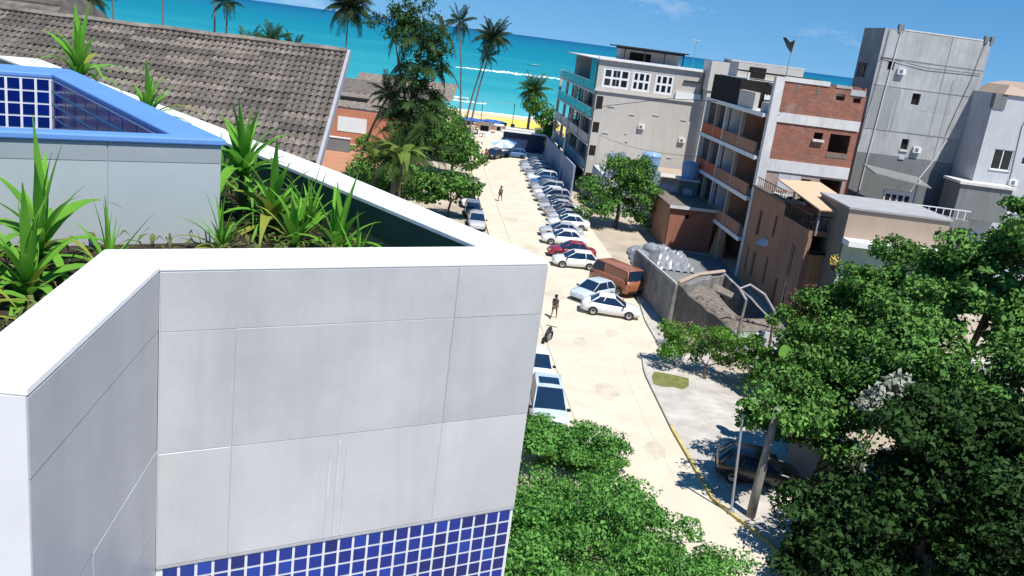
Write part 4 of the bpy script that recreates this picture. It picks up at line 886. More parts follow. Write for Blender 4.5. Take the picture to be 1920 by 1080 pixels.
# clutter at its foot: white furniture terrace
tf = thing('terrace_railing_block', 'low terrace with white railings and chairs in front of the cement tower', 'terrace', (32.0, 84, 0))
MB().box(0, 10.5, 0, 5.2, 0, 7.3).obj('terrace_body', m_greyd, tf)
for k in range(13): MB().box(1.5+.7*k, 1.57+.7*k, .05, .12, 7.3, 8.2).obj('baluster', m_wframe, tf)
MB().box(1.4, 10.4, .03, .14, 8.2, 8.28).obj('rail', m_wframe, tf)
MB().box(2.6, 5.4, 1.8, 2.1, 7.3, 9.1).obj('white_screen', m_beigelight, tf); MB().box(5.6, 5.8, 1.8, 2.1, 7.3, 10.4).obj('post', m_greyl, tf)
for k in range(4): MB().box(2.8+.62*k, 3.2+.62*k, 1.76, 1.80, 8.0, 8.7).obj('screen_opening', m_dark, tf)
MB().add([(1.0, 1.0, 10.6), (6.6, 1.0, 9.9), (6.6, 4.8, 10.4), (1.0, 4.8, 11.0), (1.0, 1.0, 10.5), (6.6, 1.0, 9.8), (6.6, 4.8, 10.3), (1.0, 4.8, 10.9)], [(0, 1, 2, 3), (7, 6, 5, 4), (0, 4, 5, 1), (1, 5, 6, 2), (2, 6, 7, 3), (3, 7, 4, 0)]).obj('lean_to_roof', m_greyd, tf)
MB().box(9.5, 14.5, 1.5, 5, 7.31, 10.6).obj('shed', m_greyd, tf); MB().box(9.3, 14.7, 1.3, 5.1, 10.6, 10.85).obj('shed_roof', m_slabw, tf)
# --- pale building to the right of the tower
pb = thing('pale_grey_building', 'pale grey building with paired black windows beside the cement tower', 'building', (43.0, 87, 0), ST)
pbh = [(1.6, 3.6, 12.2, 14.2), (.9, 2.9, 8.0, 9.8), (4.6, 5.3, 13.0, 13.7), (4.4, 6.2, 8.2, 9.8)]
wall_holes(pb, 'front', .2, 13, 0, 19.3, pbh, m_greyl)
window(pb, 'front', *pbh[0], 2, 1, .09); window(pb, 'front', *pbh[1], 2, 1, .09); window(pb, 'front', *pbh[2], 1, 1, .05, sill=False); window(pb, 'front', *pbh[3], 2, 1, .09)
wall_holes(pb, 'side', 0, 9, 0, 19.3, [], m_greyl, base=-.2)
MB().box(12.7, 13, .3, 9, 0, 19.3).obj('wall', m_greyl, pb); MB().box(.5, 12.7, .3, 9, 18.8, 19.0).obj('roof', m_grey, pb)
q = MB(); q.add([(.9, -.2, 19.3), (5.2, -.2, 19.3), (5.2, 5, 19.3), (.9, 5, 19.3), (1.6, .4, 20.2), (3.0, .4, 20.6), (4.6, .4, 20.0), (1.6, 4, 20.2), (3.0, 4, 20.6), (4.6, 4, 20.0)], [(0, 1, 6, 5, 4), (3, 7, 8, 9, 2), (4, 5, 8, 7), (5, 6, 9, 8), (0, 4, 7, 3), (1, 2, 9, 6)]); q.obj('roof_hut', m_tan, pb)
MB().box(.2, 1.4, -.1, .5, 17.9, 19.3).obj('balcony_hole', m_greyd, pb)
MB().tube([(4.4, -.06, 19.2), (3.6, -.06, 16.5), (3.9, -.06, 11)], .03, 5).obj('cable', m_dark, pb)

# --- beige building with glass balconies
be = thing('beige_building', 'five-storey beige building with white gridded windows and teal glass balconies', 'building', (7.5, 115, 0), math.atan(.112))
BX, BY = 13.6, 36.0
wall_holes(be, 'front', 0, BX, 0, 13.4, [], m_beige, base=0)
grp = [(.55, 4.0), (4.35, 6.75), (7.35, 9.75)]
uh = [(a, c, 13.95, 16.4) for a, c in grp]
wall_holes(be, 'front', -.2, BX, 13.62, 17.3, uh, m_beige, 'upper_wall', base=-.25)
for (a, c, e, g) in uh: window(be, 'front', a, c, e, g, 3, 2, .26, base=-.2, sill=False)
MB().box(-.3, BX+.1, -.22, .2, 13.4, 13.62).obj('ledge', m_beigelight, be)
MB().box(-.3, BX-.4, -.1, .5, 17.3, 17.62).obj('roof_coping', concrete_white, be)
MB().box(-.2, BX, .5, BY-6, 17.2, 17.35).obj('roof', m_slabw, be)
MB().box(BX-.3, BX, .25, BY, 0, 17.2).obj('wall', m_beige, be)
MB().box(BX-2.6, BX-.5, -.03, .2, 15.9, 16.05).obj('vent_slot', m_dark, be); MB().box(BX-3.4, BX-.1, -.06, .22, 13.63, 14.5).obj('white_screen', m_wframe, be)
MB().box(BX-.15, BX+.35, -.25, .2, 0, 14.0).obj('corner_pier', m_beigelight, be)
for u, z, w in ((1.6, 11.6, 1.0), (4.6, 10.9, .7), (7.6, 11.2, .9), (11.4, 11.0, .8), (1.4, 8.2, .9), (4.6, 7.4, .4), (7.4, 6.3, .6), (10.4, 6.0, .7), (4.4, 8.4, .3)):
    MB().box(u, u+w, -.05, 0, z, z+.10).obj('vent_hood', m_beigelight, be); MB().box(u+.05, u+w-.05, -.012, 0, z-.16, z-.003).obj('vent', m_greyd, be)
for u in (3.2, 6.6, 9.6): MB().box(u, u+.03, -.012, 0, .2, 13.3).obj('render_seam', m_beigelight, be)
# street side: storeys at 0.2, 3.5, 6.8, 10.1, 13.4
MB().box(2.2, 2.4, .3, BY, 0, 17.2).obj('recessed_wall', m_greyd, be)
for z in (3.3, 6.6, 9.9, 13.2):
    MB().box(-.25, 2.2, .3, BY-.1*z, z-.25, z).obj('balcony_slab', m_beigelight, be)
for k, y in enumerate((.3, 9.0, 18, 27, 35.4)):
    MB().box(-.1, .3, y, y+.5, 0, 12.9).obj('balcony_column', m_beige, be)
for z in (9.9, 13.2):
    for k in range(7):
        y0 = 1.0 + k*4.9
        if z > 12 or k < 7: MB().box(-.16, -.12, y0, y0+4.7, z+.02, z+1.15).obj('glass_railing', m_teal, be)
    MB().box(-.2, -.08, .9, BY-1.6, z+1.16, z+1.24).obj('handrail', m_wframe, be)
for k in range(8): MB().box(-.22, -.06, .8+k*4.9, .9+k*4.9, 13.22, 14.36).obj('railing_post', m_wframe, be)
for z in (0, 3.3, 6.6):
    for k in range(4):
        y0 = 1.0 + k*9
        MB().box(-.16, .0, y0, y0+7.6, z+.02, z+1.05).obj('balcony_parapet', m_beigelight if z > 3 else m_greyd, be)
for z in (.1, 3.4, 6.7, 10.0):
    for k in range(8):
        y0 = 1.5+k*4.3; MB().box(2.1, 2.198, y0, y0+2.4, z, z+2.3).obj('balcony_door', m_glass, be); MB().box(2.08, 2.2, y0-.15, y0, z, z+2.4).obj('door_frame', m_wframe, be)
for z in (1.6, 5.2, 8.2, 11.2): fbox(MB(), 'front', .12, .95, 0, .02, z, z+1.3 if z < 11 else z+1.6).obj('corner_window', m_dark, be)
MB().box(2.2, BX, BY-.3, BY, 0, 17.2).obj('wall', m_beige, be)
MB().box(-.3, .0, .8, 5.2, 13.62, 17.2).obj('glass_corner', m_teal, be)
# roof clutter on the beige building
MB().box(4.5, 13.0, 9.0, 15, 18.9, 19.15).obj('pergola_roof', m_dark, be)
for x in (4.6, 7.4, 10.2, 12.8): MB().box(x, x+.15, 9.1, 9.25, 17.36, 18.9).obj('pergola_post', m_black, be)
MB().box(4.7, 13.2, 12, 15, 17.36, 18.88).obj('roof_room', m_beigelight, be); MB().box(6.0, 9.0, 11.95, 12.0, 17.5, 18.6).obj('roof_room_opening', m_dark, be)
MB().box(3.6, 13.5, 8.9, 15.4, 19.151, 19.32).obj('pergola_deck', m_black, be)
# --- cream linking building between beige and brick
ck = thing('cream_link_building', 'cream stepped building with dark roof terrace between beige and brick buildings', 'building', (21.3, 114.7, 0), ST)
wall_holes(ck, 'front', 0, 9, 0, 17.2, [(.7, 3.0, 13.1, 14.2), (5.4, 8.4, 15.6, 16.9)], m_beigelight)
MB().box(.6, 3.1, .1, .2, 13.0, 14.3).obj('window_void', m_dark, ck); MB().box(5.3, 8.5, .1, .2, 15.5, 17).obj('window_void', m_dark, ck)
MB().box(-.1, 3.0, -.15, 3.5, 15.2, 18.9).obj('tank_room', m_beigelight, ck); MB().box(3.01, 12.5, 2.0, 5.5, 17.41, 19.15).obj('roof_storey', m_greyd, ck); MB().box(3.01, 12.6, 1.8, 5.6, 19.151, 19.35).obj('roof_storey_slab', m_slabw, ck); MB().box(3.0, 9.2, -.3, .2, 15.0, 15.5).obj('slab', concrete_white, ck)
MB().box(3.2, 5.2, -.3, 0, 13, 15).obj('shutter', m_brown, ck); MB().box(.3, 9, .3, 8, 17.2, 17.4).obj('roof', m_dark, ck)
MB().box(0, .3, .3, 8, 0, 17.2).obj('wall', m_beige, ck)
for k in range(14): MB().box(3.2+.45*k, 3.26+.45*k, -.2, -.14, 15.5, 16.4).obj('baluster', m_black, ck)
def water_tank(label, loc, r_, h, mat, open_=False):
    t = thing('water_tank', label, 'water tank', loc); MB().lathe([(r_*.86, 0), (r_*.93, h*.3), (r_, h*.75), (r_*1.03, h*.78), (r_*1.03, h*.84)], 20).obj('body', mat, t, False)
    MB().lathe([(r_*1.0, h*.842), (r_*.85, h*.93), (r_*.3, h), (.02, h*1.01)], 20).obj('lid', mat, t, False); return t
water_tank('grey round water tank on the roof of the cream building', (25.0, 119, 17.41), 1.2, 1.5, m_greyl)
water_tank('dark blue water tank on the roof beside the grey tank', (27.6, 119.4, 17.41), .8, 1.6, m_navy)
water_tank('dark blue water tank on the roof of the brick building', (22.6, 97.0, 17.63), .8, 1.2, m_navy)
q = thing('antenna', 'thin television antenna on the roof of the beige building', 'antenna', (20.4, 124, 17.4)); MB().tube([(0, 0, 0), (0, 0, 4.2)], .04, 5).obj('mast', m_metal, q); MB().tube([(-.6, 0, 3.8), (.6, 0, 3.8)], .03, 5).obj('cross_bar', m_metal, q)
# --- low yard between beige building and brick building: parapet walls, tanks, sand-coloured roof
yb = thing('low_annex', 'low annex with stepped grey parapet and sand-coloured flat roof before the beige building', 'annex', (9.2, 104, 0), ST)
MB().prism([(0, 0), (12, 0), (12, 9.8), (0, 9.8)], 0, 4.2).obj('annex_body', m_greyl, yb)
MB().add([(0, -.02, 4.2), (2.9, -.02, 4.2), (2.9, -.02, 5.6), (2.2, -.02, 6.9), (1.9, -.02, 7.4), (0, -.02, 7.0), (0, .2, 4.2), (2.9, .2, 4.2), (2.9, .2, 5.6), (2.2, .2, 6.9), (1.9, .2, 7.4), (0, .2, 7.0)], [tuple(range(6)), tuple(reversed(range(6, 12)))] + [(i, i+6, (i+1) % 6+6, (i+1) % 6) for i in range(6)]).obj('stepped_parapet', m_bluewall, yb)
MB().add([(3.2, -.01, 4.2), (6.6, -.01, 4.2), (6.6, -.01, 5.5), (3.2, -.01, 6.6), (3.2, .2, 4.2), (6.6, .2, 4.2), (6.6, .2, 5.5), (3.2, .2, 6.6)], [(0, 1, 2, 3), (7, 6, 5, 4), (0, 4, 5, 1), (1, 5, 6, 2), (2, 6, 7, 3), (3, 7, 4, 0)]).obj('sloped_parapet', m_bluewall, yb)
MB().box(6.7, 12.2, 0, 9, 4.21, 5.0).obj('flat_roof', m_tan, yb); MB().box(6.7, 12.2, .8, 1.0, 5.0, 5.3).obj('roof_kerb', concrete_white, yb)
water_tank('pale blue round water tank on the annex roof', (14.6, 106.5, 5.0), 1.15, 2.6, m_tankblue)
water_tank('blue water tank on a block tower beside the red balconies', (17.75, 97.2, 6.2), .95, 1.9, m_tankblue)
bt = thing('tank_stand', 'dark block tower carrying a blue water tank beside the red balconies', 'tank stand', (17.7, 97.2, 0)); MB().box(-1.05, 1.05, -1, 1, 0, 6.0).obj('tower', m_greyd, bt); MB().box(-1.2, 1.2, -1.15, 1.15, 6.0, 6.19).obj('slab', m_slabw, bt)
MB().box(-.5, .5, -1.06, -1.0, 3.0, 5.2).obj('panel', m_greyl, bt)
ob2 = thing('brown_annex', 'low reddish-brown annex beneath the red balconies beside the green tree', 'annex', (14.9, 88.2, 0), ST)
wall_holes(ob2, 'front', 0, 4.6, 0, 4.3, [(1.6, 2.0, 3.3, 3.7)], M('red_brown_render', (.30, .125, .08), .9, .1, .8, streak=.25)); MB().box(0, .25, .3, 9, 0, 4.3).obj('wall', m_brown, ob2)
MB().box(-.2, 4.8, -.25, 9, 4.3, 4.5).obj('roof', m_rubble, ob2); MB().box(-.22, 4.8, -.32, -.26, 4.25, 4.55).obj('roof_edge', m_slabw, ob2)
MB().add([(4.6, -.3, 0), (5.6, -1.6, 0), (5.9, -1.5, 0), (4.9, -.2, 0), (5.3, -.3, 4.2), (5.9, -.5, 4.2), (5.9, -.4, 4.2), (5.4, -.2, 4.2)], [(0, 1, 5, 4), (1, 2, 6, 5), (2, 3, 7, 6), (3, 0, 4, 7), (4, 5, 6, 7)]).obj('buttress', m_ochre, ob2)
# garage forecourt below balconies
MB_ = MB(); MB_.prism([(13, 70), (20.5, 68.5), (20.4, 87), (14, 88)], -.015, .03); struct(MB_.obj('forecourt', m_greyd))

def aircon(parent, face, u, z, base=0.0):
    q = MB(); fbox(q, face, u, u+.8, base+.02, base+.34, z, z+.55); a = q.obj('air_conditioner', m_wframe, parent)
    fbox(MB(), face, u+.12, u+.5, base+.342, base+.35, z+.08, z+.47).obj('fan_grille', m_greyd, a)
for u, z in ((6.0, 9.3), (11.6, 8.2)): aircon(be, 'front', u, z)
aircon(tw, 'front', 5.6, 12.6); aircon(tw, 'front', 2.1, 19.9); aircon(pb, 'front', 3.8, 10.9); aircon(ha, 'front', 3.2, 6.6); aircon(bb, 'front', 5.2, 8.2)
for k, (p, q_) in enumerate((((4.6, 122, 8.9), (19.0, 98, 8.6)), ((19.0, 98, 8.9), (22.0, 66.5, 8.4)), ((18.0, 57.3, 3.0), (21.9, 66.2, 7.2)), ((32.7, 89.8, 21), (21.5, 79.7, 15.5)))):
    a, c = Vector(p), Vector(q_); pts = [a.lerp(c, t/8) - Vector((0, 0, 1.2*math.sin(math.pi*t/8))) - a for t in range(9)]
    cb = thing('overhead_cable', ('cable from the utility pole to the red balconies', 'cable from the red balconies to the gated house', 'cable from the thin dark post to the gated house', 'cable from the cement tower to the brick building')[k], 'cable', p); MB().tube(pts, .022, 5).obj('wire', m_black, cb)
# ---------------------------------------------------------------- walls along the right of the street
def wall_run(name, label, a, c, z0a, z1a, z1c, th, mat, cap=None, piers=0):
    root = thing(name, label, 'wall', (a[0], a[1], 0)); d = Vector((c[0]-a[0], c[1]-a[1])); L = d.length; d.normalize(); n = Vector((-d.y, d.x)); 
    pl_ = [(0, 0), (d.x*L, d.y*L), (d.x*L+n.x*th, d.y*L+n.y*th), (n.x*th, n.y*th)]
    MB().prism(pl_, z0a, [z1a, z1c, z1c, z1a]).obj('wall', mat, root)
    if cap:
        e = .06; p2 = [(-n.x*e, -n.y*e), (d.x*L-n.x*e, d.y*L-n.y*e), (d.x*L+n.x*(th+e), d.y*L+n.y*(th+e)), (n.x*(th+e), n.y*(th+e))]
        MB().prism(p2, [z1a+.002, z1c+.002, z1c+.002, z1a+.002], [z1a+.12, z1c+.12, z1c+.12, z1a+.12]).obj('cap', cap, root)
    for k in range(piers):
        t = (k+.5)/piers*L; q = MB(); p = [(d.x*(t-.15)-n.x*.08, d.y*(t-.15)-n.y*.08), (d.x*(t+.15)-n.x*.08, d.y*(t+.15)-n.y*.08), (d.x*(t+.15)+n.x*.02, d.y*(t+.15)+n.y*.02), (d.x*(t-.15)+n.x*.02, d.y*(t-.15)+n.y*.02)]
        zz = z1a+(z1c-z1a)*t/L; q.prism(p, z0a, zz-.01).obj('pier', mat, root)
    return root
wall_run('boundary_wall', 'plain blue-grey boundary wall behind the long row of parked cars', (5.9, 109.5), (2.6, 147), 0, 4.3, 3.6, .2, m_bluewall, None)
wall_run('dirty_wall', 'stained dark concrete wall between lay-by and ruined shed', (10.15, 72.5), (11.75, 60.9), 0, 2.9, 3.35, -.25, m_dirty, m_kerb, 3)
wall_run('front_white_wall', 'low white wall slab half hidden under the big trees by the pavement', (14.5, 39.9), (17.2, 37.4), 0, 2.3, 2.3, .3, m_beigelight, None)
wall_run('garden_wall', 'grey garden wall behind the big trees', (15.5, 50.5), (34, 55), 0, 2.5, 2.5, .25, m_grey, m_slabw)
wall_run('plot_wall', 'pale plot wall running along the left of the street behind the parapet', (-1.6, 38), (-6.2, 76), 0, 2.4, 2.4, .2, m_beigelight, m_slabw)
# ruined shed: walls with uneven tops, rubble-strewn sagging slab with a hole
ru = thing('ruined_shed', 'roofless dirty concrete shed with rubble on its sloping slab', 'ruin', (15, 61, 0))
RA, RB, RC, RD = (-3.3, .05), (.3, -3.7), (4.6, -2.6), (1.4, 6.2)
ZA, ZB, ZC_, ZD = 3.3, 1.5, 1.5, 3.1
def slab_wall(p, q_, zp, zq, mat, nm='wall', th=.22, inset=0):
    a, c = Vector(p), Vector(q_); d = (c-a).normalized(); n = Vector((-d.y, d.x))
    N = 9; vs = []; fs = []; rr = random.Random(int(zp*100))
    for i in range(N+1):
        t = i/N; b0 = a.lerp(c, t); zt = zp+(zq-zp)*t + rr.uniform(-.10, .10)
        vs += [(b0.x, b0.y, 0), (b0.x, b0.y, zt), (b0.x+n.x*th, b0.y+n.y*th, zt+rr.uniform(-.03, .03)), (b0.x+n.x*th, b0.y+n.y*th, 0)]
    for i in range(N):
        for k in range(3): fs.append((4*i+k, 4*i+4+k, 4*i+5+k, 4*i+1+k))
    fs += [(0, 1, 2, 3), (4*N+3, 4*N+2, 4*N+1, 4*N)]
    return MB().add(vs, fs).obj(nm, mat, ru)
slab_wall(RA, RB, ZA, ZB, M('black_mould_concrete', (.10, .095, .088), .95, .5, .9, bump=.3, bscale=6, streak=.5)); slab_wall(RB, RC, ZB, ZC_, m_greyl); slab_wall(RC, RD, ZC_, ZD, m_dirty); slab_wall(RD, RA, ZD, ZA, m_dirty)
def slabpoly(pts, nm, mat, th=.14):
    def z(p):   # plane through the tops
        v = Vector(p); t = max(0, min(1, ((v.y+3.2)+.15*v.x)/7.0)); return 1.45+t*1.75
    q = MB(); n = len(pts); q.add([(p[0], p[1], z(p)-th) for p in pts] + [(p[0], p[1], z(p)) for p in pts], [tuple(reversed(range(n))), tuple(range(n, 2*n))] + [(i, (i+1) % n, (i+1) % n+n, i+n) for i in range(n)]); q.obj(nm, mat, ru); return z
zf = slabpoly([(-3.0, .0), (.35, -3.5), (2.0, -3.05), (.6, -.3), (-.2, 2.2), (-1.3, 2.7)], 'roof_slab', m_rubble)
slabpoly([(2.02, -3.04), (4.3, -2.4), (3.9, -1.1), (1.3, -1.6)], 'roof_slab', m_rubble)
slabpoly([(-.3, 2.2), (1.0, 1.2), (1.3, 1.9), (.1, 3.2)], 'roof_slab', m_rubble)
MB().prism([(-2.9, .1), (.4, -3.3), (4.2, -2.3), (1.4, 5.6)], .01, .06).obj('dark_floor', m_dark, ru)
rr = random.Random(31); q = MB()
for k in range(520):
    t, s_ = rr.random(), rr.random()**.8; p = Vector((-2.9, .1)).lerp(Vector((.4, -3.4)), t) + Vector((1.9, 1.4))*s_*rr.uniform(.1, .95)
    if p.y < -3.2: continue
    sz = rr.uniform(.03, .13)*(1.8 if rr.random() < .06 else 1); z0 = zf((p.x, p.y)) - .02
    q.lathe([(sz*.5, 0), (sz, sz*.4), (sz*.7, sz*.9), (sz*.2, sz*1.1)], 5, (p.x, p.y, z0), .35, rr)
o = q.obj('rubble_heap', m_rubble, ru); o['kind'] = 'stuff'
MB().tube([(-3.2, .2, 3.45), (-1.2, 3.6, 3.4), (1.3, 6.2, 3.3)], .16, 6).obj('edge_beam', m_tan, ru)
lp = thing('bent_lamp_post', 'leaning grey post with curved arm rising from the ruined shed', 'lamp post', (15.5, 57.05, 0))
MB().tube([(0, 0, 0), (.1, 0, 2), (.2, .05, 3.9)], [.11, .10, .09], 8).obj('post', m_wood, lp)
MB().tube([(.2, .05, 3.9), (-.3, .5, 4.5), (.5, 1.0, 4.75), (1.6, 1.0, 4.2), (2.6, 1.2, 3.0), (2.8, 1.2, 2.6)], [.09, .08, .08, .09, .1, .08], 8).obj('arm', m_fascia, lp)
lp2 = thing('thin_dark_post', 'thin dark leaning post at the corner of the ruined shed', 'post', (18.0, 57.3, 0)); MB().tube([(0, 0, 0), (-.1, 0, 1.5), (-.2, .1, 3.1)], [.1, .09, .07], 7).obj('post', m_trunk, lp2); MB().box(-.35, .0, -.1, .15, 2.6, 3.0).obj('junction_box', m_greyd, lp2)
# plastic sheeting heap and wrapped drums
def crumple(label, name, cat, loc, sx, sy, h, mat, seed, n=26):
    rr = random.Random(seed); q = MB(); ph = [rr.uniform(0, 6) for _ in range(8)]
    for j in range(n+1):
        for i in range(n+1):
            u, v = i/n*2-1, j/n*2-1; e = max(0, 1-max(abs(u), abs(v))**2.6)
            z = h*e**.6*(.72+.28*math.sin(u*5+ph[0])*math.cos(v*6+ph[1])) + .10*h*abs(math.sin(u*13+v*9+ph[2])) + .05*h*math.sin(u*29-v*23+ph[3])
            q.v.append((u*sx+.06*math.sin(v*9+ph[4]), v*sy+.06*math.sin(u*8+ph[5]), max(0, z)))
    q.f = [(j*(n+1)+i, j*(n+1)+i+1, (j+1)*(n+1)+i+1, (j+1)*(n+1)+i) for j in range(n) for i in range(n)]
    return tag(q.obj(name, mat, None, loc=loc), label, cat)
crumple('crumpled grey plastic sheeting over a heap behind the dirty wall', 'plastic_sheet_heap', 'plastic sheet', (13.6, 81.5, .02), 2.9, 3.0, 1.5, m_plastic, 3)
water_tank('plastic-wrapped whitish drum at the end of the dirty wall', (10.9, 75.6, 0), .75, 2.3, m_plastic)
water_tank('second whitish wrapped drum tucked against the plastic sheeting', (12.0, 77.6, 0), .8, 2.6, m_plastic)

# ---------------------------------------------------------------- vehicles
CAR = {}
def car_meshes(kind):
    if kind in CAR: return CAR[kind]
    H_, w0 = 1.46, .86
    if kind == 'hatch':
        st = [(-1.95, .55, .66, .42), (-1.92, .92, .76, .33), (-1.7, .97, .82, .26), (-1.0, .97, .86, .22), (0, .95, .87, .20), (.75, .94, .87, .2), (1.15, .90, .86, .22), (1.6, .83, .83, .24), (1.86, .73, .77, .28), (1.96, .60, .68, .34)]
        cab = (1.0, .15, -1.35, -1.82)
    elif kind == 'suv':
        H_ = 1.72; st = [(-2.15, .6, .70, .45), (-2.12, 1.0, .80, .38), (-1.8, 1.08, .86, .3), (-1.0, 1.08, .88, .27), (0, 1.06, .89, .25), (.9, 1.05, .89, .25), (1.35, 1.02, .88, .27), (1.8, .96, .85, .3), (2.08, .85, .8, .34), (2.17, .65, .70, .4)]
        cab = (1.25, .2, -1.6, -1.98)
    elif kind == 'van':
        H_ = 1.98; st = [(-2.1, .8, .74, .45), (-2.06, 1.25, .80, .35), (-1.6, 1.3, .86, .28), (-.6, 1.3, .88, .25), (.6, 1.28, .88, .25), (1.5, 1.25, .87, .27), (1.95, 1.15, .82, .32), (2.08, .95, .75, .38), (2.12, .7, .68, .44)]
        cab = (1.86, 1.45, -1.9, -2.02)
    else:
        st = [(-2.2, .58, .66, .42), (-2.17, .92, .76, .34), (-1.9, .99, .82, .27), (-1.2, 1.0, .86, .22), (0, .95, .88, .2), (.8, .93, .88, .2), (1.25, .89, .87, .22), (1.75, .82, .83, .24), (2.08, .70, .76, .28), (2.18, .58, .66, .34)]
        cab = (1.05, .2, -.95, -1.65)
    d = {}
    q = MB(); n = 0
    for x, zt, w, zb in st:
        sec = [(0, zb), (w*.86, zb), (w*.97, zb+.12), (w, zb+(zt-zb)*.5), (w*.985, zt-.10), (w*.93, zt-.02), (w*.6, zt+.015), (0, zt+.03)]
        ring = [(x, y, z) for y, z in sec] + [(x, -y, z) for y, z in reversed(sec[1:-1])]; n = len(ring); q.v += ring
    for i in range(len(st)-1):
        for k in range(n): q.f.append((i*n+k, (i+1)*n+k, (i+1)*n+(k+1) % n, i*n+(k+1) % n))
    q.f += [tuple(range(n)), tuple(reversed(range((len(st)-1)*n, len(st)*n)))]
    x1, x2, x3, x4 = cab; zb = {'van': 1.25, 'suv': 1.05}.get(kind, .93); wb, wt = .80, (.64 if kind != 'van' else .74); zr = H_
    # roof panel with crown
    rp = MB(); N = 6
    for i in range(N+1):
        t = i/N; x = x2+(x3-x2)*t
        for j in range(5):
            s = j/4*2-1; rp.v.append((x+.03*math.cos(s*1.5)*(1 if i == 0 else 0), s*wt*(.98 if 0 < i < N else .93), zr+.035*(1-s*s)+.02*math.sin(math.pi*t)-(.02 if i in (0, N) else 0)))
    for i in range(N):
        for j in range(4): rp.f.append((i*5+j, i*5+j+1, (i+1)*5+j+1, (i+1)*5+j))
    q.add(rp.v, rp.f); q.add([(x, y, z-.05) for x, y, z in rp.v], [tuple(reversed(f)) for f in rp.f])
    def pil(a, c, r_): q.tube([a, Vector(a).lerp(Vector(c), .5)+Vector((0, 0, .012)), c], r_, 6)
    for s in (-1, 1):
        pil((x1, s*wb, zb-.03), (x2, s*wt, zr-.02), .035); pil((x4, s*wb, zb-.03), (x3, s*wt, zr-.02), .055)
        xm = (x1*.35+x4*.65) if kind != 'van' else .5; xm2 = (x2*.4+x3*.6) if kind != 'van' else .5
        pil((xm, s*wb*1.0, zb-.02), (xm2, s*wt, zr-.02), .035); pil((x2, s*wt, zr-.012), (x3, s*wt, zr-.012), .03)
    pil((x2, -wt, zr-.01), (x2, wt, zr-.01), .03); pil((x3, -wt, zr-.01), (x3, wt, zr-.01), .035)
    d['body'] = q.mesh('body', None, True)
    def sheet(a, b_, c, e, bow):
        s = MB(); nn = 4
        for j in range(3):
            for i in range(nn+1):
                p = Vector(a).lerp(Vector(b_), i/nn).lerp(Vector(e).lerp(Vector(c), i/nn), j/2); k = (1-(i/nn*2-1)**2); s.v.append(p + Vector(bow)*k)
        for j in range(2):
            for i in range(nn): s.f.append((j*(nn+1)+i, j*(nn+1)+i+1, (j+1)*(nn+1)+i+1, (j+1)*(nn+1)+i))
        return s.mesh('glass', m_carglass, True)
    d['windscreen'] = sheet((x1, -wb, zb-.02), (x1, wb, zb-.02), (x2, wt, zr-.01), (x2, -wt, zr-.01), (.06, 0, .01))
    d['rear_window'] = sheet((x4, wb, zb-.02), (x4, -wb, zb-.02), (x3, -wt, zr-.01), (x3, wt, zr-.01), (-.05, 0, .01))
    for s, nm in ((1, 'sl'), (-1, 'sr')):
        if kind == 'van': d[nm] = sheet((x1, s*wb, zb), (.5, s*wb, zb), (.5, s*wt, zr-.02), (x2, s*wt, zr-.02), (0, s*.02, 0))
        else: d[nm] = sheet((x1, s*wb, zb-.02), (x4, s*wb, zb-.02), (x3, s*wt, zr-.02), (x2, s*wt, zr-.02), (0, s*.02, 0))
    if kind == 'van':
        s_ = MB()
        for s in (-1, 1): s_.add([(.5, s*(wb+.01), zb-.02), (x4, s*(wb+.01), zb-.02), (x3, s*(wt+.02), zr-.03), (.5, s*(wt+.02), zr-.03)], [(0, 1, 2, 3)])
        d['side_panel'] = s_.mesh('side_panel', None)
    wx = (1.22, -1.2) if kind == 'hatch' else (1.32, -1.3) if kind == 'suv' else ((1.35, -1.3) if kind == 'sedan' else (1.3, -1.3))
    d['wx'] = wx
    t = MB(); t.v = []; prof = [(.20, -.095), (.285, -.10), (.31, -.07), (.31, .07), (.285, .10), (.20, .095)]
    for (r_, y) in prof:
        for k in range(16): a = 2*math.pi*k/16; t.v.append((r_*math.cos(a), y, r_*math.sin(a)))
    for i in range(5):
        for k in range(16): t.f.append((i*16+k, i*16+(k+1) % 16, (i+1)*16+(k+1) % 16, (i+1)*16+k))
    d['tyre'] = t.mesh('tyre', m_tyre, True)
    c = MB()
    for s in (-1, 1):
        c.add([(0, s*.06, 0)] + [((.205 if k % 2 else .19)*math.cos(math.pi*k/8), s*.085, .205*math.sin(math.pi*k/8)) for k in range(16)], [(0, k+1, (k+1) % 16+1) for k in range(16)])
    d['rim'] = c.mesh('rim', m_rimm)
    ar = MB(); ar.add([(0, .078, 0)] + [(.37*math.cos(math.pi*k/12), .079, .37*math.sin(math.pi*k/12)) for k in range(13)], [(0, k+1, k+2) for k in range(12)])
    d['arch'] = ar.mesh('wheel_arch', m_black)
    xf, xr = st[-1][0], st[0][0]; zl = .66 if kind != 'van' else .8
    hl = MB(); hl.lathe([(.02, -.04), (.10, -.02), (.11, .01), (.06, .05), (.01, .06)], 10); d['lamp'] = hl.mesh('headlight', m_lamp, True); d['tail'] = hl.mesh('taillight', m_tail, True)
    d['bumper'] = [MB().box(xf-.12, xf+.05, -.66, .66, .34, .50).mesh('bumper', None), MB().box(xr-.05, xr+.12, -.66, .66, .36, .52).mesh('bumper', None)]
    pt = MB(); pt.box(xf+.05, xf+.06, -.2, .2, .37, .48); d['plate'] = pt.mesh('number_plate', m_plate)
    d['mirror'] = [MB().box(x1-.22, x1-.10, .84, 1.02, .93, 1.05).mesh('mirror', m_black), MB().box(x1-.22, x1-.10, -1.02, -.84, .93, 1.05).mesh('mirror', m_black)]
    d['xf'], d['xr'], d['zl'] = xf, xr, zl
    CAR[kind] = d
    return d
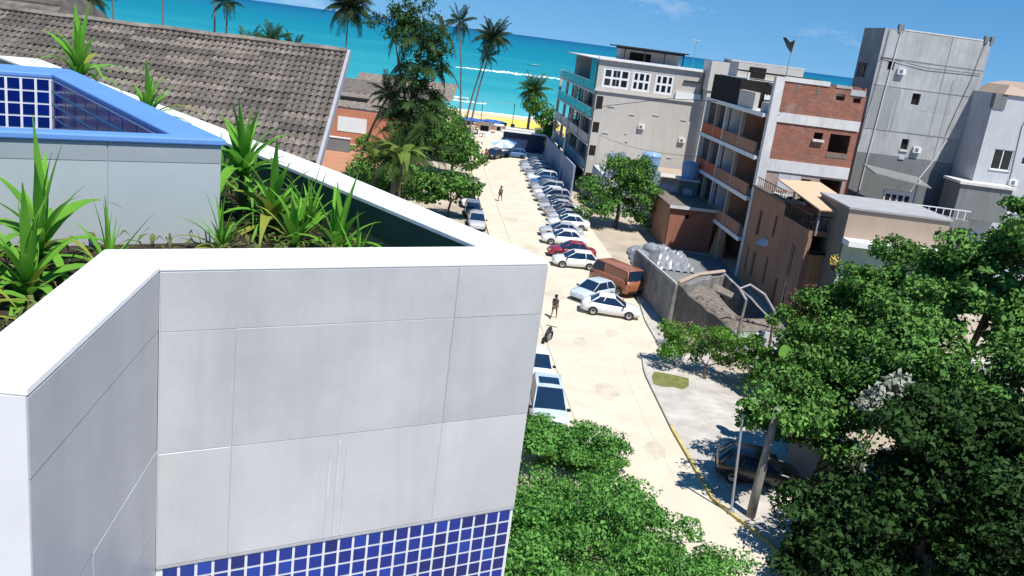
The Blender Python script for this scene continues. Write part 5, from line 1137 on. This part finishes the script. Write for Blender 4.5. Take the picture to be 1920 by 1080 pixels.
def car(label, kind, mat, loc, heading, group=None, name='parked_car', cat='car', detail=True):
    """heading: degrees clockwise from +Y in which the bonnet points"""
    d = car_meshes(kind); root = thing(name, label, cat, loc, R(90-heading), group)
    ob('body', d['body'], root, mat=mat)
    ob('windscreen', d['windscreen'], root); ob('rear_window', d['rear_window'], root); ob('side_window', d['sl'], root); ob('side_window', d['sr'], root)
    if 'side_panel' in d: ob('side_panel', d['side_panel'], root, mat=mat)
    for x in d['wx']:
        for s in (-1, 1):
            w = ob('wheel', d['tyre'], root, (x, s*.80, .31)); ob('wheel_arch', d['arch'], root, (x, s*.80, .31), (0, 0, 0 if s > 0 else math.pi))
            if detail: ob('rim', d['rim'], w)
    for bm_ in d['bumper']: ob('bumper', bm_, root, mat=m_black if kind == 'van' else mat)
    for s in (-1, 1):
        ob('headlight', d['lamp'], root, (d['xf']-.07, s*.56, d['zl']), (0, R(75), 0), scale=(.8, 1.4, 1)); ob('taillight', d['tail'], root, (d['xr']+.05, s*.60, d['zl']+.12), (0, R(-85), 0), scale=(1.3, .8, .8))
    if detail: ob('number_plate', d['plate'], root); ob('mirror', d['mirror'][0], root); ob('mirror', d['mirror'][1], root)
    return root
def paint(name, rgb): return M(name, rgb, .35, .03, 1.0, coat=.6, spec=.5)
c_white = paint('white_car_paint', (.72, .73, .74)); c_silver = paint('silver_car_paint', (.42, .43, .45)); c_grey = paint('grey_car_paint', (.20, .205, .22)); c_red = paint('red_car_paint', (.26, .015, .03))
c_blue = paint('blue_car_paint', (.05, .14, .30)); c_rust = paint('rust_brown_paint', (.30, .105, .05)); c_black = paint('black_car_paint', (.02, .02, .022)); c_lb = paint('pale_blue_paint_and_reflection', (.48, .56, .62)); c_taupe = paint('taupe_car_paint', (.30, .26, .25))
# lay-by, from the near end
car('white sedan parked across the lay-by nearest the dirty wall', 'sedan', c_white, (7.45, 62.6, 0), 93)
car('pale hatchback with blue windscreen facing the road beside the rust-brown van', 'hatch', c_lb, (6.3, 66.2, 0), 222)
v = car('rust-brown panel van standing in the lay-by behind the white sedan', 'van', c_rust, (8.3, 69.6, 0), 322, None, 'panel_van', 'van'); v.scale = (1.12, 1.12, 1.12)
car('white hatchback parked between the rust-brown van and the red car', 'hatch', c_white, (5.2, 75.6, 0), 263)
car('dark red sedan parked beside the white hatchback in the lay-by', 'sedan', c_red, (5.0, 79.0, 0), 264)
car('white sedan parked next to the dark red car', 'sedan', c_white, (4.4, 84.0, 0), 264)
car('silver sedan parked below the green tree by the white sedan', 'sedan', c_silver, (4.2, 87.2, 0), 264)
rowc = [(c_white, 'sedan'), (c_silver, 'hatch'), (c_taupe, 'sedan'), (c_silver, 'sedan'), (c_grey, 'hatch'), (c_silver, 'suv'), (c_white, 'hatch'), (c_silver, 'suv'), (c_grey, 'sedan'), (c_blue, 'hatch'), (c_white, 'suv'), (c_silver, 'hatch'), (c_grey, 'hatch'), (c_silver, 'sedan'), (c_silver, 'hatch'), (c_grey, 'sedan')]
LBL = {c_blue: 'dark blue car in the long row parked nose-out along the blue-grey wall', c_white: 'white car in the long row parked nose-out along the blue-grey wall', c_silver: 'silver car in the long row parked nose-out along the blue-grey wall', c_grey: 'dark grey car in the long row parked nose-out along the blue-grey wall', c_taupe: 'taupe car in the long row parked nose-out along the blue-grey wall'}
rr = random.Random(44); y = 92.0
for k, (cm, kd) in enumerate(rowc):
    if k == 1: pass
    x = right_edge(y) - 2.6 - .3*rr.random()
    car(LBL[cm].replace(' car ', {'sedan': ' sedan ', 'hatch': ' hatchback ', 'suv': ' tall estate car '}[kd], 1), kd, cm, (x, y, 0), 264 + rr.uniform(-5, 5), 'cars parked along the blue-grey wall', detail=k < 6)
    y += 2.75 + rr.uniform(-.1, .25)
car('blue car at the far end of the row under the parasol', 'hatch', c_blue, (-2.4, 142.2, 0), 262, detail=False)
car('black pickup-like car facing down the street by the parasol', 'hatch', c_black, (-5.6, 137.8, 0), 200, detail=False)
# left kerb
for k, (x, yy, cm, kd, lb) in enumerate(((-4.4, 86.6, c_silver, 'sedan', 'silver car parked on the left kerb at the parapet end'), (-5.2, 92.0, c_grey, 'hatch', 'dark grey hatchback on the left kerb under the overhanging tree'), (-6.1, 97.4, c_white, 'hatch', 'white hatchback on the left kerb behind the dark grey one'), (-6.9, 102.8, c_silver, 'hatch', 'silver hatchback on the left kerb beyond the white hatchback'), (-7.6, 108.0, c_black, 'sedan', 'black sedan farthest along the left kerb'))):
    car(lb, kd, cm, (x, yy, 0), 173, 'cars on the left kerb')
sv = car('white sport utility vehicle with wide dark windscreen facing the bushes by the parapet', 'suv', c_lb, (2.6, 42.6, 0), 176); sv.scale = (1.06,)*3  # white car; its bluish sky reflection is put into the paint colour
MB().box(-.95, -.15, -.5, .5, 1.735, 1.79).obj('sunroof', m_carglass, sv)
car('white sedan parked nose to tail behind the white vehicle at the left kerb', 'sedan', c_white, (2.0, 48.4, 0), 175)
car('black hatchback standing on the pavement in the shade beside the wooden pole', 'hatch', c_black, (12.7, 38.3, .125), 98)
# motorcycle by the left kerb
mo = thing('motorcycle', 'dark motorcycle standing at the left kerb beside the white sedan', 'motorcycle', (2.75, 54.6, 0), R(70))
for x in (-.62, .62):
    w = ob('wheel', CAR['hatch']['tyre'], mo, (x, 0, .31)); w.scale = (1, .55, 1)
MB().tube([(-.5, 0, .62), (-.1, 0, .78), (.25, 0, .86), (.42, 0, .75)], [.10, .14, .15, .08], 8).obj('tank_and_seat', m_black, mo, True)
MB().tube([(.62, 0, .31), (.45, 0, .95)], .04, 6).obj('fork', m_metal, mo); MB().tube([(.4, -.36, 1.0), (.46, 0, .98), (.4, .36, 1.0)], .025, 6).obj('handlebar', m_black, mo)
MB().box(-.2, .2, -.14, .14, .25, .58).obj('engine', m_metal, mo); MB().tube([(-.62, 0, .31), (0, 0, .35), (.62, 0, .31)], .045, 5).obj('frame', m_black, mo)

# ---------------------------------------------------------------- people
def skin(name, pts, edges, rad, mat, parent):
    me = bpy.data.meshes.new(name); me.from_pydata(pts, edges, []); me.materials.append(mat); o = ob(name, me, parent)
    md = o.modifiers.new('skin', 'SKIN'); md.use_smooth_shade = True
    for i, r_ in enumerate(rad): me.skin_vertices[0].data[i].radius = (r_, r_) if not hasattr(r_, '__len__') else r_
    me.skin_vertices[0].data[0].use_root = True
    s = o.modifiers.new('sub', 'SUBSURF'); s.levels = 1; s.render_levels = 2
    return o
def person(label, loc, heading, top, bottom, skinm, hair, stride=.28, h=1.72):
    k = h/1.72; root = thing('person', label, 'person', loc, R(-heading)); root.scale = (k, k, k); s = stride
    pts = [(0, 0, .95), (0, .01, 1.15), (0, .02, 1.38), (0, .02, 1.48), (0, .03, 1.56), (0, .04, 1.64), (0, .03, 1.71),
           (.10, 0, .90), (.11, s*.55, .50), (.11, s*.75, .09), (.11, s*.75+.14, .04), (-.10, 0, .90), (-.11, -s*.25, .50), (-.11, -s*.95, .12), (-.11, -s*.95+.13, .05),
           (.17, .02, 1.38), (.24, -s*.3, 1.13), (.25, -s*.2+.1, .90), (.25, -s*.15+.14, .82), (-.17, .02, 1.38), (-.24, s*.3, 1.13), (-.25, s*.4+.1, .92), (-.25, s*.45+.14, .84)]
    ed = [(0, 1), (1, 2), (2, 3), (3, 4), (4, 5), (5, 6), (0, 7), (7, 8), (8, 9), (9, 10), (0, 11), (11, 12), (12, 13), (13, 14), (2, 15), (15, 16), (16, 17), (17, 18), (2, 19), (19, 20), (20, 21), (21, 22)]
    rad = [.13, .12, .13, .055, .075, .10, .06, .085, .058, .042, .035, .085, .058, .042, .035, .055, .043, .032, .025, .055, .043, .032, .025]
    skin('body', pts, ed, rad, skinm, root)
    skin('shirt', [(0, 0, .98), (0, .01, 1.15), (0, .02, 1.36), (0, .02, 1.44), (.17, .02, 1.385), (.22, -s*.18, 1.22), (-.17, .02, 1.385), (-.22, s*.18, 1.22)], [(0, 1), (1, 2), (2, 3), (2, 4), (4, 5), (2, 6), (6, 7)], [.15, .14, .15, .07, .07, .058, .07, .058], top, root)
    skin('shorts', [(0, 0, .97), (.10, 0, .88), (.11, s*.45, .58), (-.10, 0, .88), (-.11, -s*.2, .58)], [(0, 1), (1, 2), (0, 3), (3, 4)], [.145, .10, .085, .10, .085], bottom, root)
    skin('hair', [(0, -.01, 1.66), (0, .0, 1.72), (0, -.04, 1.58)], [(0, 1), (0, 2)], [.105, .075, .08], hair, root)
    for sx in (-1, 1): MB().lathe([(.004, -.012), (.014, 0), (.004, .012)], 6, (sx*.036, .135, 1.635)).obj('eye', m_black, root)
    MB().add([(0, .165, 1.60), (.016, .13, 1.60), (-.016, .13, 1.60), (0, .135, 1.645)], [(0, 1, 3), (0, 3, 2), (0, 2, 1)]).obj('nose', skinm, root)
    MB().box(-.025, .025, .125, .138, 1.565, 1.575).obj('mouth', m_tail, root)
    return root
sk = M('brown_skin', (.22, .11, .065), .6, .05); sk2 = M('tan_skin', (.36, .20, .13), .6, .05); hr = M('dark_hair', (.012, .009, .008), .6, .1)
person('person in dark clothes walking on the road beside the parapet', (3.2, 59.8, 0), 20, M('charcoal_shirt', (.05, .05, .055), .9), M('grey_trousers', (.12, .11, .10), .9), sk, hr, .35, 1.75)
person('person in grey walking down the middle of the road past the car row', (-2.75, 102.3, 0), 200, M('grey_shirt', (.14, .14, .13), .9), M('black_shorts', (.03, .03, .03), .9), sk, hr, .32, 1.78)
person('person in red shirt standing near the parasol at the street end', (-6.5, 134.5, 0), 170, M('red_shirt', (.45, .07, .05), .9), M('tan_shorts', (.35, .22, .15), .9), sk2, hr, .15, 1.75)

# ---------------------------------------------------------------- street end and beach
nv_ = thing('navy_wall', 'navy blue wall with white cap at the far end of the car row', 'wall', (-4.6, 150.5, 0), R(4)); MB().box(-.2, 6.8, 0, .3, 0, 3.1).obj('wall', m_navy, nv_); MB().box(-.6, 7.0, -.5, .5, 3.1, 3.3).obj('cap', concrete_white, nv_)
def parasol(label, loc, r_, h, m1, m2, tilt=0):
    t = thing('parasol', label, 'parasol', loc); t.rotation_euler = (tilt, 0, 0); MB().tube([(0, 0, 0), (0, 0, h)], .03, 6).obj('pole', m_metal, t)
    for k in range(8):
        a0, a1 = 2*math.pi*k/8, 2*math.pi*(k+1)/8
        MB().add([(0, 0, h+.05), (r_*math.cos(a0), r_*math.sin(a0), h-.55), (r_*math.cos((a0+a1)/2)*.97, r_*math.sin((a0+a1)/2)*.97, h-.5), (r_*math.cos(a1), r_*math.sin(a1), h-.55)], [(0, 1, 2), (0, 2, 3)]).obj('canopy_panel', m1 if k % 2 else m2, t)
parasol('pale blue and white parasol tilted over the cars at the street end', (-4.4, 141.0, 0), 1.9, 2.7, M('white_canvas', (.62, .66, .70), .8), M('pale_blue_canvas', (.28, .42, .60), .8), R(14))
parasol('blue parasol beside the pale one at the street end', (-3.9, 144.6, 0), 1.7, 2.5, m_tarpblue, M('blue_canvas', (.08, .22, .42), .8), R(6))
def boat(label, loc, L, w, mat, rz, cover=None):
    t = thing('beach_boat', label, 'boat', loc, rz, 'boats on the beach'); q = MB(); N = 10
    for i in range(N+1):
        u = i/N*2-1; ww = w*(1-abs(u)**2.4)+.04; zb = .25*abs(u)**2; q.v += [(u*L/2, -ww, .75+.25*u*u), (u*L/2, -ww*.7, .2+zb), (u*L/2, 0, zb), (u*L/2, ww*.7, .2+zb), (u*L/2, ww, .75+.25*u*u)]
    for i in range(N):
        for k in range(4): q.f.append((5*i+k, 5*i+5+k, 5*i+6+k, 5*i+1+k))
    q.obj('hull', mat, t, True)
    if cover:
        c = MB()
        for i in range(N+1):
            u = i/N*2-1; ww = (w*(1-abs(u)**2.4)+.04)*1.03
            for j in range(5): s = j/4*2-1; c.v.append((u*L/2, s*ww, .8+.25*u*u+.55*(1-s*s)*(1-u*u)+.05*math.sin(i*2.3+j)))
        for i in range(N):
            for j in range(4): c.f.append((i*5+j, i*5+j+1, (i+1)*5+j+1, (i+1)*5+j))
        c.obj('cover', cover, t, True)
boat('boat under blue tarpaulin drawn up on the sand between the palm trunks', (-13.2, 184.5, 0), 7.5, 1.3, m_navy, R(4), m_tarpblue)
boat('smaller boat under blue tarpaulin beside the net posts', (-8.2, 186.5, 0), 5.5, 1.1, m_navy, R(-6), m_tarpblue)
boat('white motor boat anchored just off the shore beyond the vine-covered tree', (-22.5, 249, -.35), 7.5, 1.1, concrete_white, R(-8))
boat('tiny white boat far out on the turquoise sea', (-5.2, 630, -.35), 9, 1.4, concrete_white, R(10))
boat('small white boat far out beyond the ribbed roof', (-190, 640, -.35), 9, 1.4, concrete_white, R(5))
g = thing('net_posts', 'tall thin goal-like frame of posts on the beach beside the boats', 'frame', (-10.6, 180, 0))
MB().tube([(0, 0, 0), (0, 0, 5.4)], .07, 6).obj('post', m_black, g); MB().tube([(6.4, 0, 0), (6.4, 0, 5.6)], .07, 6).obj('post', m_black, g); MB().tube([(0, 0, 5.35), (6.4, 0, 5.55)], .04, 6).obj('bar', m_metal, g); MB().box(6.1, 6.9, -.3, .3, 0, 1.6).obj('base_box', m_navy, g)
def kiosk(label, loc, w, d_, h, mw, mr_):
    t = thing('beach_kiosk', label, 'kiosk', loc); MB().box(-w/2, w/2, -d_/2, d_/2, 0, h).obj('body', mw, t); MB().box(-w/2-.3, w/2+.3, -d_/2-.5, d_/2+.3, h, h+.15).obj('roof', mr_, t); MB().box(-w/2+.3, w/2-.3, -d_/2-.02, -d_/2, h*.4, h*.85).obj('counter_opening', m_dark, t)
kiosk('small whitewashed kiosk at the street end beside the palm trunks', (-9.0, 168, 0), 2.2, 2, 2.2, concrete_white, m_roof2)
kiosk('low grey kiosk with flat roof behind the navy wall', (-2.2, 166, 0), 5.0, 2.4, 2.0, m_greyl, m_slabw)
kiosk('narrow pale hut behind the navy wall near the beach palm', (3.0, 170, 0), 4.0, 2.2, 2.2, m_beigelight, m_greyd)
kiosk('tiny white stall on the sand by the boats', (-6.6, 174, 0), 1.3, 1.2, 1.6, concrete_white, concrete_white)
rr = random.Random(8)
for k in range(9):
    x, yv = rr.uniform(-14.5, -8), rr.uniform(163, 176)
    tm, tl = rr.choice([(m_wood, 'brown wooden'), (m_greyd, 'dark grey'), (concrete_white, 'white')])
    t = thing('beach_table', 'small %s table standing on the sand at the street end' % tl, 'table', (x, yv, 0), rr.uniform(0, 3), 'tables at the street end'); MB().box(-.45, .45, -.4, .4, .70, .75).obj('table_top', tm, t)
    for sx, sy in ((-1, -1), (1, -1), (1, 1), (-1, 1)): MB().box(sx*.38-.03, sx*.38+.03, sy*.33-.03, sy*.33+.03, 0, .70).obj('leg', m_wood, t)
wall_run('street_end_wall', 'low dark wall closing the street end before the beach', (-12.0, 179), (6.5, 181), 0, .9, .9, .3, m_brown2, m_slabw)
up_ = thing('utility_pole', 'slim grey utility pole in front of the beige building balconies', 'utility pole', (4.6, 122, 0)); MB().tube([(0, 0, 0), (0, 0, 9.6)], [.16, .11], 8).obj('pole', m_slabw, up_); MB().box(-.9, .9, -.06, .06, 8.8, 8.95).obj('cross_arm', m_wood, up_)
q = thing('utility_cable', 'thin dark cable sagging across the face of the beige building', 'cable', (4.6, 122, 9.0)); MB().tube([(0, 0, 0), (4, -12, 3.0), (10, -22, 5.3), (15, -28, 6.0)], .035, 5).obj('wire', m_black, q)

# ---------------------------------------------------------------- near right: poles, big trees, shrubs
ps = thing('wooden_pole', 'stout weathered wooden pole standing on the pavement under the trees', 'pole', (11.65, 34.7, .12)); MB().tube([(0, 0, -.05), (.02, 0, 1.6), (.06, 0, 3.0), (.12, 0, 5.2)], [.21, .195, .175, .15], 10).obj('pole', m_wood, ps, True)
MB().tube([(.15, .12, 0), (.2, .1, 2.2), (.2, .1, 4.4)], .035, 6).obj('conduit', m_fascia, ps)
ps = thing('thin_sign_post', 'thin grey metal post at the yellow kerb', 'post', (10.85, 34.95, .12)); MB().tube([(0, 0, -.02), (-.2, 0, 2.4), (-.38, .05, 4.6)], .055, 8).obj('post', m_fascia, ps); MB().box(-.14, .14, -.14, .14, -.01, .05).obj('base_plate', m_metal, ps)
# middle-distance trees
tree('street_tree', 'round dense green tree by the car row in front of the beige building', 'tree', (10.4, 95.5, 0), [(0, 0, 4.6, 3.6, 3.0, 3.0), (-3.0, -1.0, 2.8, 2.4, 2.2, 2.4), (2.6, -.5, 3.6, 2.6, 2.4, 2.6), (.6, 0, 6.4, 2.4, 2.2, 1.9)], 26000, .27, L_tree, .26, 101, shell=.5, clump=(16, .36))
tree('pavement_shrub', 'low bright green shrub spreading over the pavement beside the ruined shed', 'bush', (12.6, 51.2, 0), [(-1.5, 1.4, 1.9, 1.8, 1.4, 1.3), (.8, .4, 2.2, 2.0, 1.5, 1.4), (2.2, -1.2, 2.2, 1.5, 1.4, 1.3)], 15000, .17, L_bright, .1, 102, 'roadside shrubs', clump=(14, .36))
tree('pavement_shrub', 'dry twiggy brown bush against the ruined shed wall', 'bush', (12.0, 56.6, 0), [(0, 0, 1.0, 1.5, .9, 1.0)], 1800, .18, leaf_mat('dry_leaf', (.12, .10, .05), (.26, .24, .14), .2), .07, 103, 'roadside shrubs')
tree('pavement_shrub', 'reddish brown dried shrub between the gated house and the big trees', 'bush', (21.6, 62.6, 0), [(0, 0, 2.0, 1.3, 1.0, 2.0)], 2400, .25, leaf_mat('brown_leaf', (.10, .055, .04), (.24, .14, .10), .2), .08, 104, 'roadside shrubs')
# big trees at the right
tree('broadleaf_tree', 'big broad-leaved tree with pale tips standing nearest the wooden pole', 'tree', (15.6, 38.5, 0), [(0, 0, 4.6, 3.4, 2.6, 2.6), (2.6, .5, 6.6, 3.4, 2.8, 2.8), (-2.6, -1.6, 4.6, 2.0, 1.6, 1.3), (-3.5, -3.2, 4.9, 1.7, 1.3, 1.0), (4.6, 1, 4.4, 3.2, 2.8, 2.6)], 62000, .24, L_big, .3, 111, 'big trees right of the street', shell=.45, clump=(17, .33))
tree('broadleaf_tree', 'tall light-topped tree rising in front of the tan house', 'tree', (20.4, 49.5, 0), [(.4, 0, 5.6, 3.2, 2.8, 2.6), (-.3, 0, 7.4, 2.2, 2.0, 1.7), (2.6, 0, 8.8, 2.8, 2.4, 2.2), (-2.4, 0, 4.6, 2.6, 2.4, 2.4)], 56000, .22, L_tree, .3, 112, 'big trees right of the street', shell=.45, clump=(16, .34))
tree('broadleaf_tree', 'dark spreading tree with large leaves below the pale grey building', 'tree', (25.4, 46, 0), [(0, 0, 9.4, 3.2, 2.8, 2.6), (1.4, 0, 12.4, 2.6, 2.4, 2.2), (-2.6, 0, 8.2, 2.4, 2.2, 1.7), (2.8, 0, 7.0, 2.8, 2.4, 3.0)], 34000, .30, L_big, .3, 113, 'big trees right of the street', shell=.45, clump=(15, .33))
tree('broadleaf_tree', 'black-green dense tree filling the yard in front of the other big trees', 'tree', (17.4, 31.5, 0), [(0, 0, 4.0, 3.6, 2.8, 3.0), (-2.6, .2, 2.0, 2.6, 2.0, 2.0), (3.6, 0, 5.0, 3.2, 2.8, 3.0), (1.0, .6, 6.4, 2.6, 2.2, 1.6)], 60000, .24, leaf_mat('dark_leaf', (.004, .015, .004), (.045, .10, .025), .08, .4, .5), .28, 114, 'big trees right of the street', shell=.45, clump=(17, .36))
tree('broadleaf_tree', 'shaded tree at the garden wall behind the dark dense tree', 'tree', (23.2, 38, 0), [(0, 0, 5.0, 3.4, 3, 3.4), (2.6, 0, 8.0, 2.6, 2.4, 2.2), (-2.4, .5, 3.6, 2.4, 2.4, 2.4)], 40000, .25, L_big, .3, 115, 'big trees right of the street', shell=.45, clump=(16, .34))
for k, (x, y, z, lb) in enumerate(((14.6, 31.6, 1.5, 'dark low undergrowth at the pavement edge below the big trees'), (19.6, 30.8, 2.0, 'dark undergrowth mound in the middle of the yard'), (24.6, 32.0, 2.4, 'dark undergrowth mound deep in the yard by the shaded tree'))):
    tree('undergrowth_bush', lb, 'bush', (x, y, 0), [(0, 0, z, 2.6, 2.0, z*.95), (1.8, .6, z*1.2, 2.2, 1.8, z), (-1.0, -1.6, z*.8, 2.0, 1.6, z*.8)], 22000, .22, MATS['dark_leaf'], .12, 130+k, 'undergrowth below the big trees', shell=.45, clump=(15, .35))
# pale-leaved shrub tips and big round leaves in the gap
def round_leaf_plant():
    rr = random.Random(12); root = thing('large_round_leaf_plant', 'shrub with large round bright leaves in the shade of the big trees', 'plant', (15.4, 42.2, 0))
    MB().tube([(0, 0, 0), (.1, 0, 2.2), (.1, 0, 4.4)], [.09, .07, .03], 6).obj('stem', m_trunk, root)
    for k in range(26):
        q = MB(); n = 12; rad = rr.uniform(.28, .52); q.v.append((0, 0, -.05*rad))
        for i in range(n): a = 2*math.pi*i/n; w = rad*(1+.10*math.sin(3*a+k)); q.v.append((w*math.cos(a), w*math.sin(a), .10*rad*math.cos(2*a)))
        q.f = [(0, i+1, (i+1) % n+1) for i in range(n)]
        q.obj('leaf', rr.choice([L_bright, L_bush, L_banana]), root, True, loc=(rr.uniform(-1.6, 1.9), rr.uniform(-1.5, -.4), rr.uniform(2.4, 6.0)), rot=(rr.uniform(.1, .9), rr.uniform(-.5, .5), rr.uniform(0, 6)))
round_leaf_plant()
tree('pale_shrub', 'pale silvery flowering shrub among the dark leaves of the big trees', 'bush', (16.2, 36.0, 0), [(0, -.3, 5.9, .9, .7, .7), (.8, -.2, 6.8, .6, .6, .5)], 700, .26, L_pale, .06, 116)
# bushes bottom centre, left kerb
tree('hedge_bush', 'dense bright green bush in front of the parked vehicle bonnet', 'bush', (3.3, 37.2, 0), [(0, 0, 1.2, 2.6, 1.8, 1.1), (1.8, -.3, .9, 1.7, 1.4, .9), (-1.4, .2, 1.4, 1.7, 1.4, .9)], 36000, .14, L_bush, .14, 121, 'bushes at the left kerb', shell=.5, clump=(20, .34))
tree('hedge_bush', 'wide bright green hedge below the parapet spreading to the road edge', 'bush', (3.7, 31.6, 0), [(-2.4, 0, 1.3, 2.5, 1.7, 1.4), (.8, .2, 1.3, 2.7, 1.8, 1.3), (3.0, -.8, .9, 2.0, 1.5, 1.0), (.2, -2.2, 1.5, 3.0, 2.0, 1.5), (-2.2, -3.8, 1.3, 2.2, 2.0, 1.3), (3.6, -3.4, 1.0, 2.6, 2.0, 1.1), (1.2, -5.0, 1.1, 2.8, 1.8, 1.1)], 80000, .14, L_bush, .14, 122, 'bushes at the left kerb', shell=.5, clump=(20, .34))
q = MB(); rr = random.Random(6)
for k in range(60):
    x, yv = rr.uniform(-.3, 8.2), rr.uniform(31.5, 40.0)
    if x > 4 + (40-yv)*.75: continue
    h = rr.uniform(.3, .7); q.tube([(x, yv, 2.2-.16*abs(x-3)), (x+rr.uniform(-.1, .1), yv, 2.7-.16*abs(x-3)+h)], .012, 4)
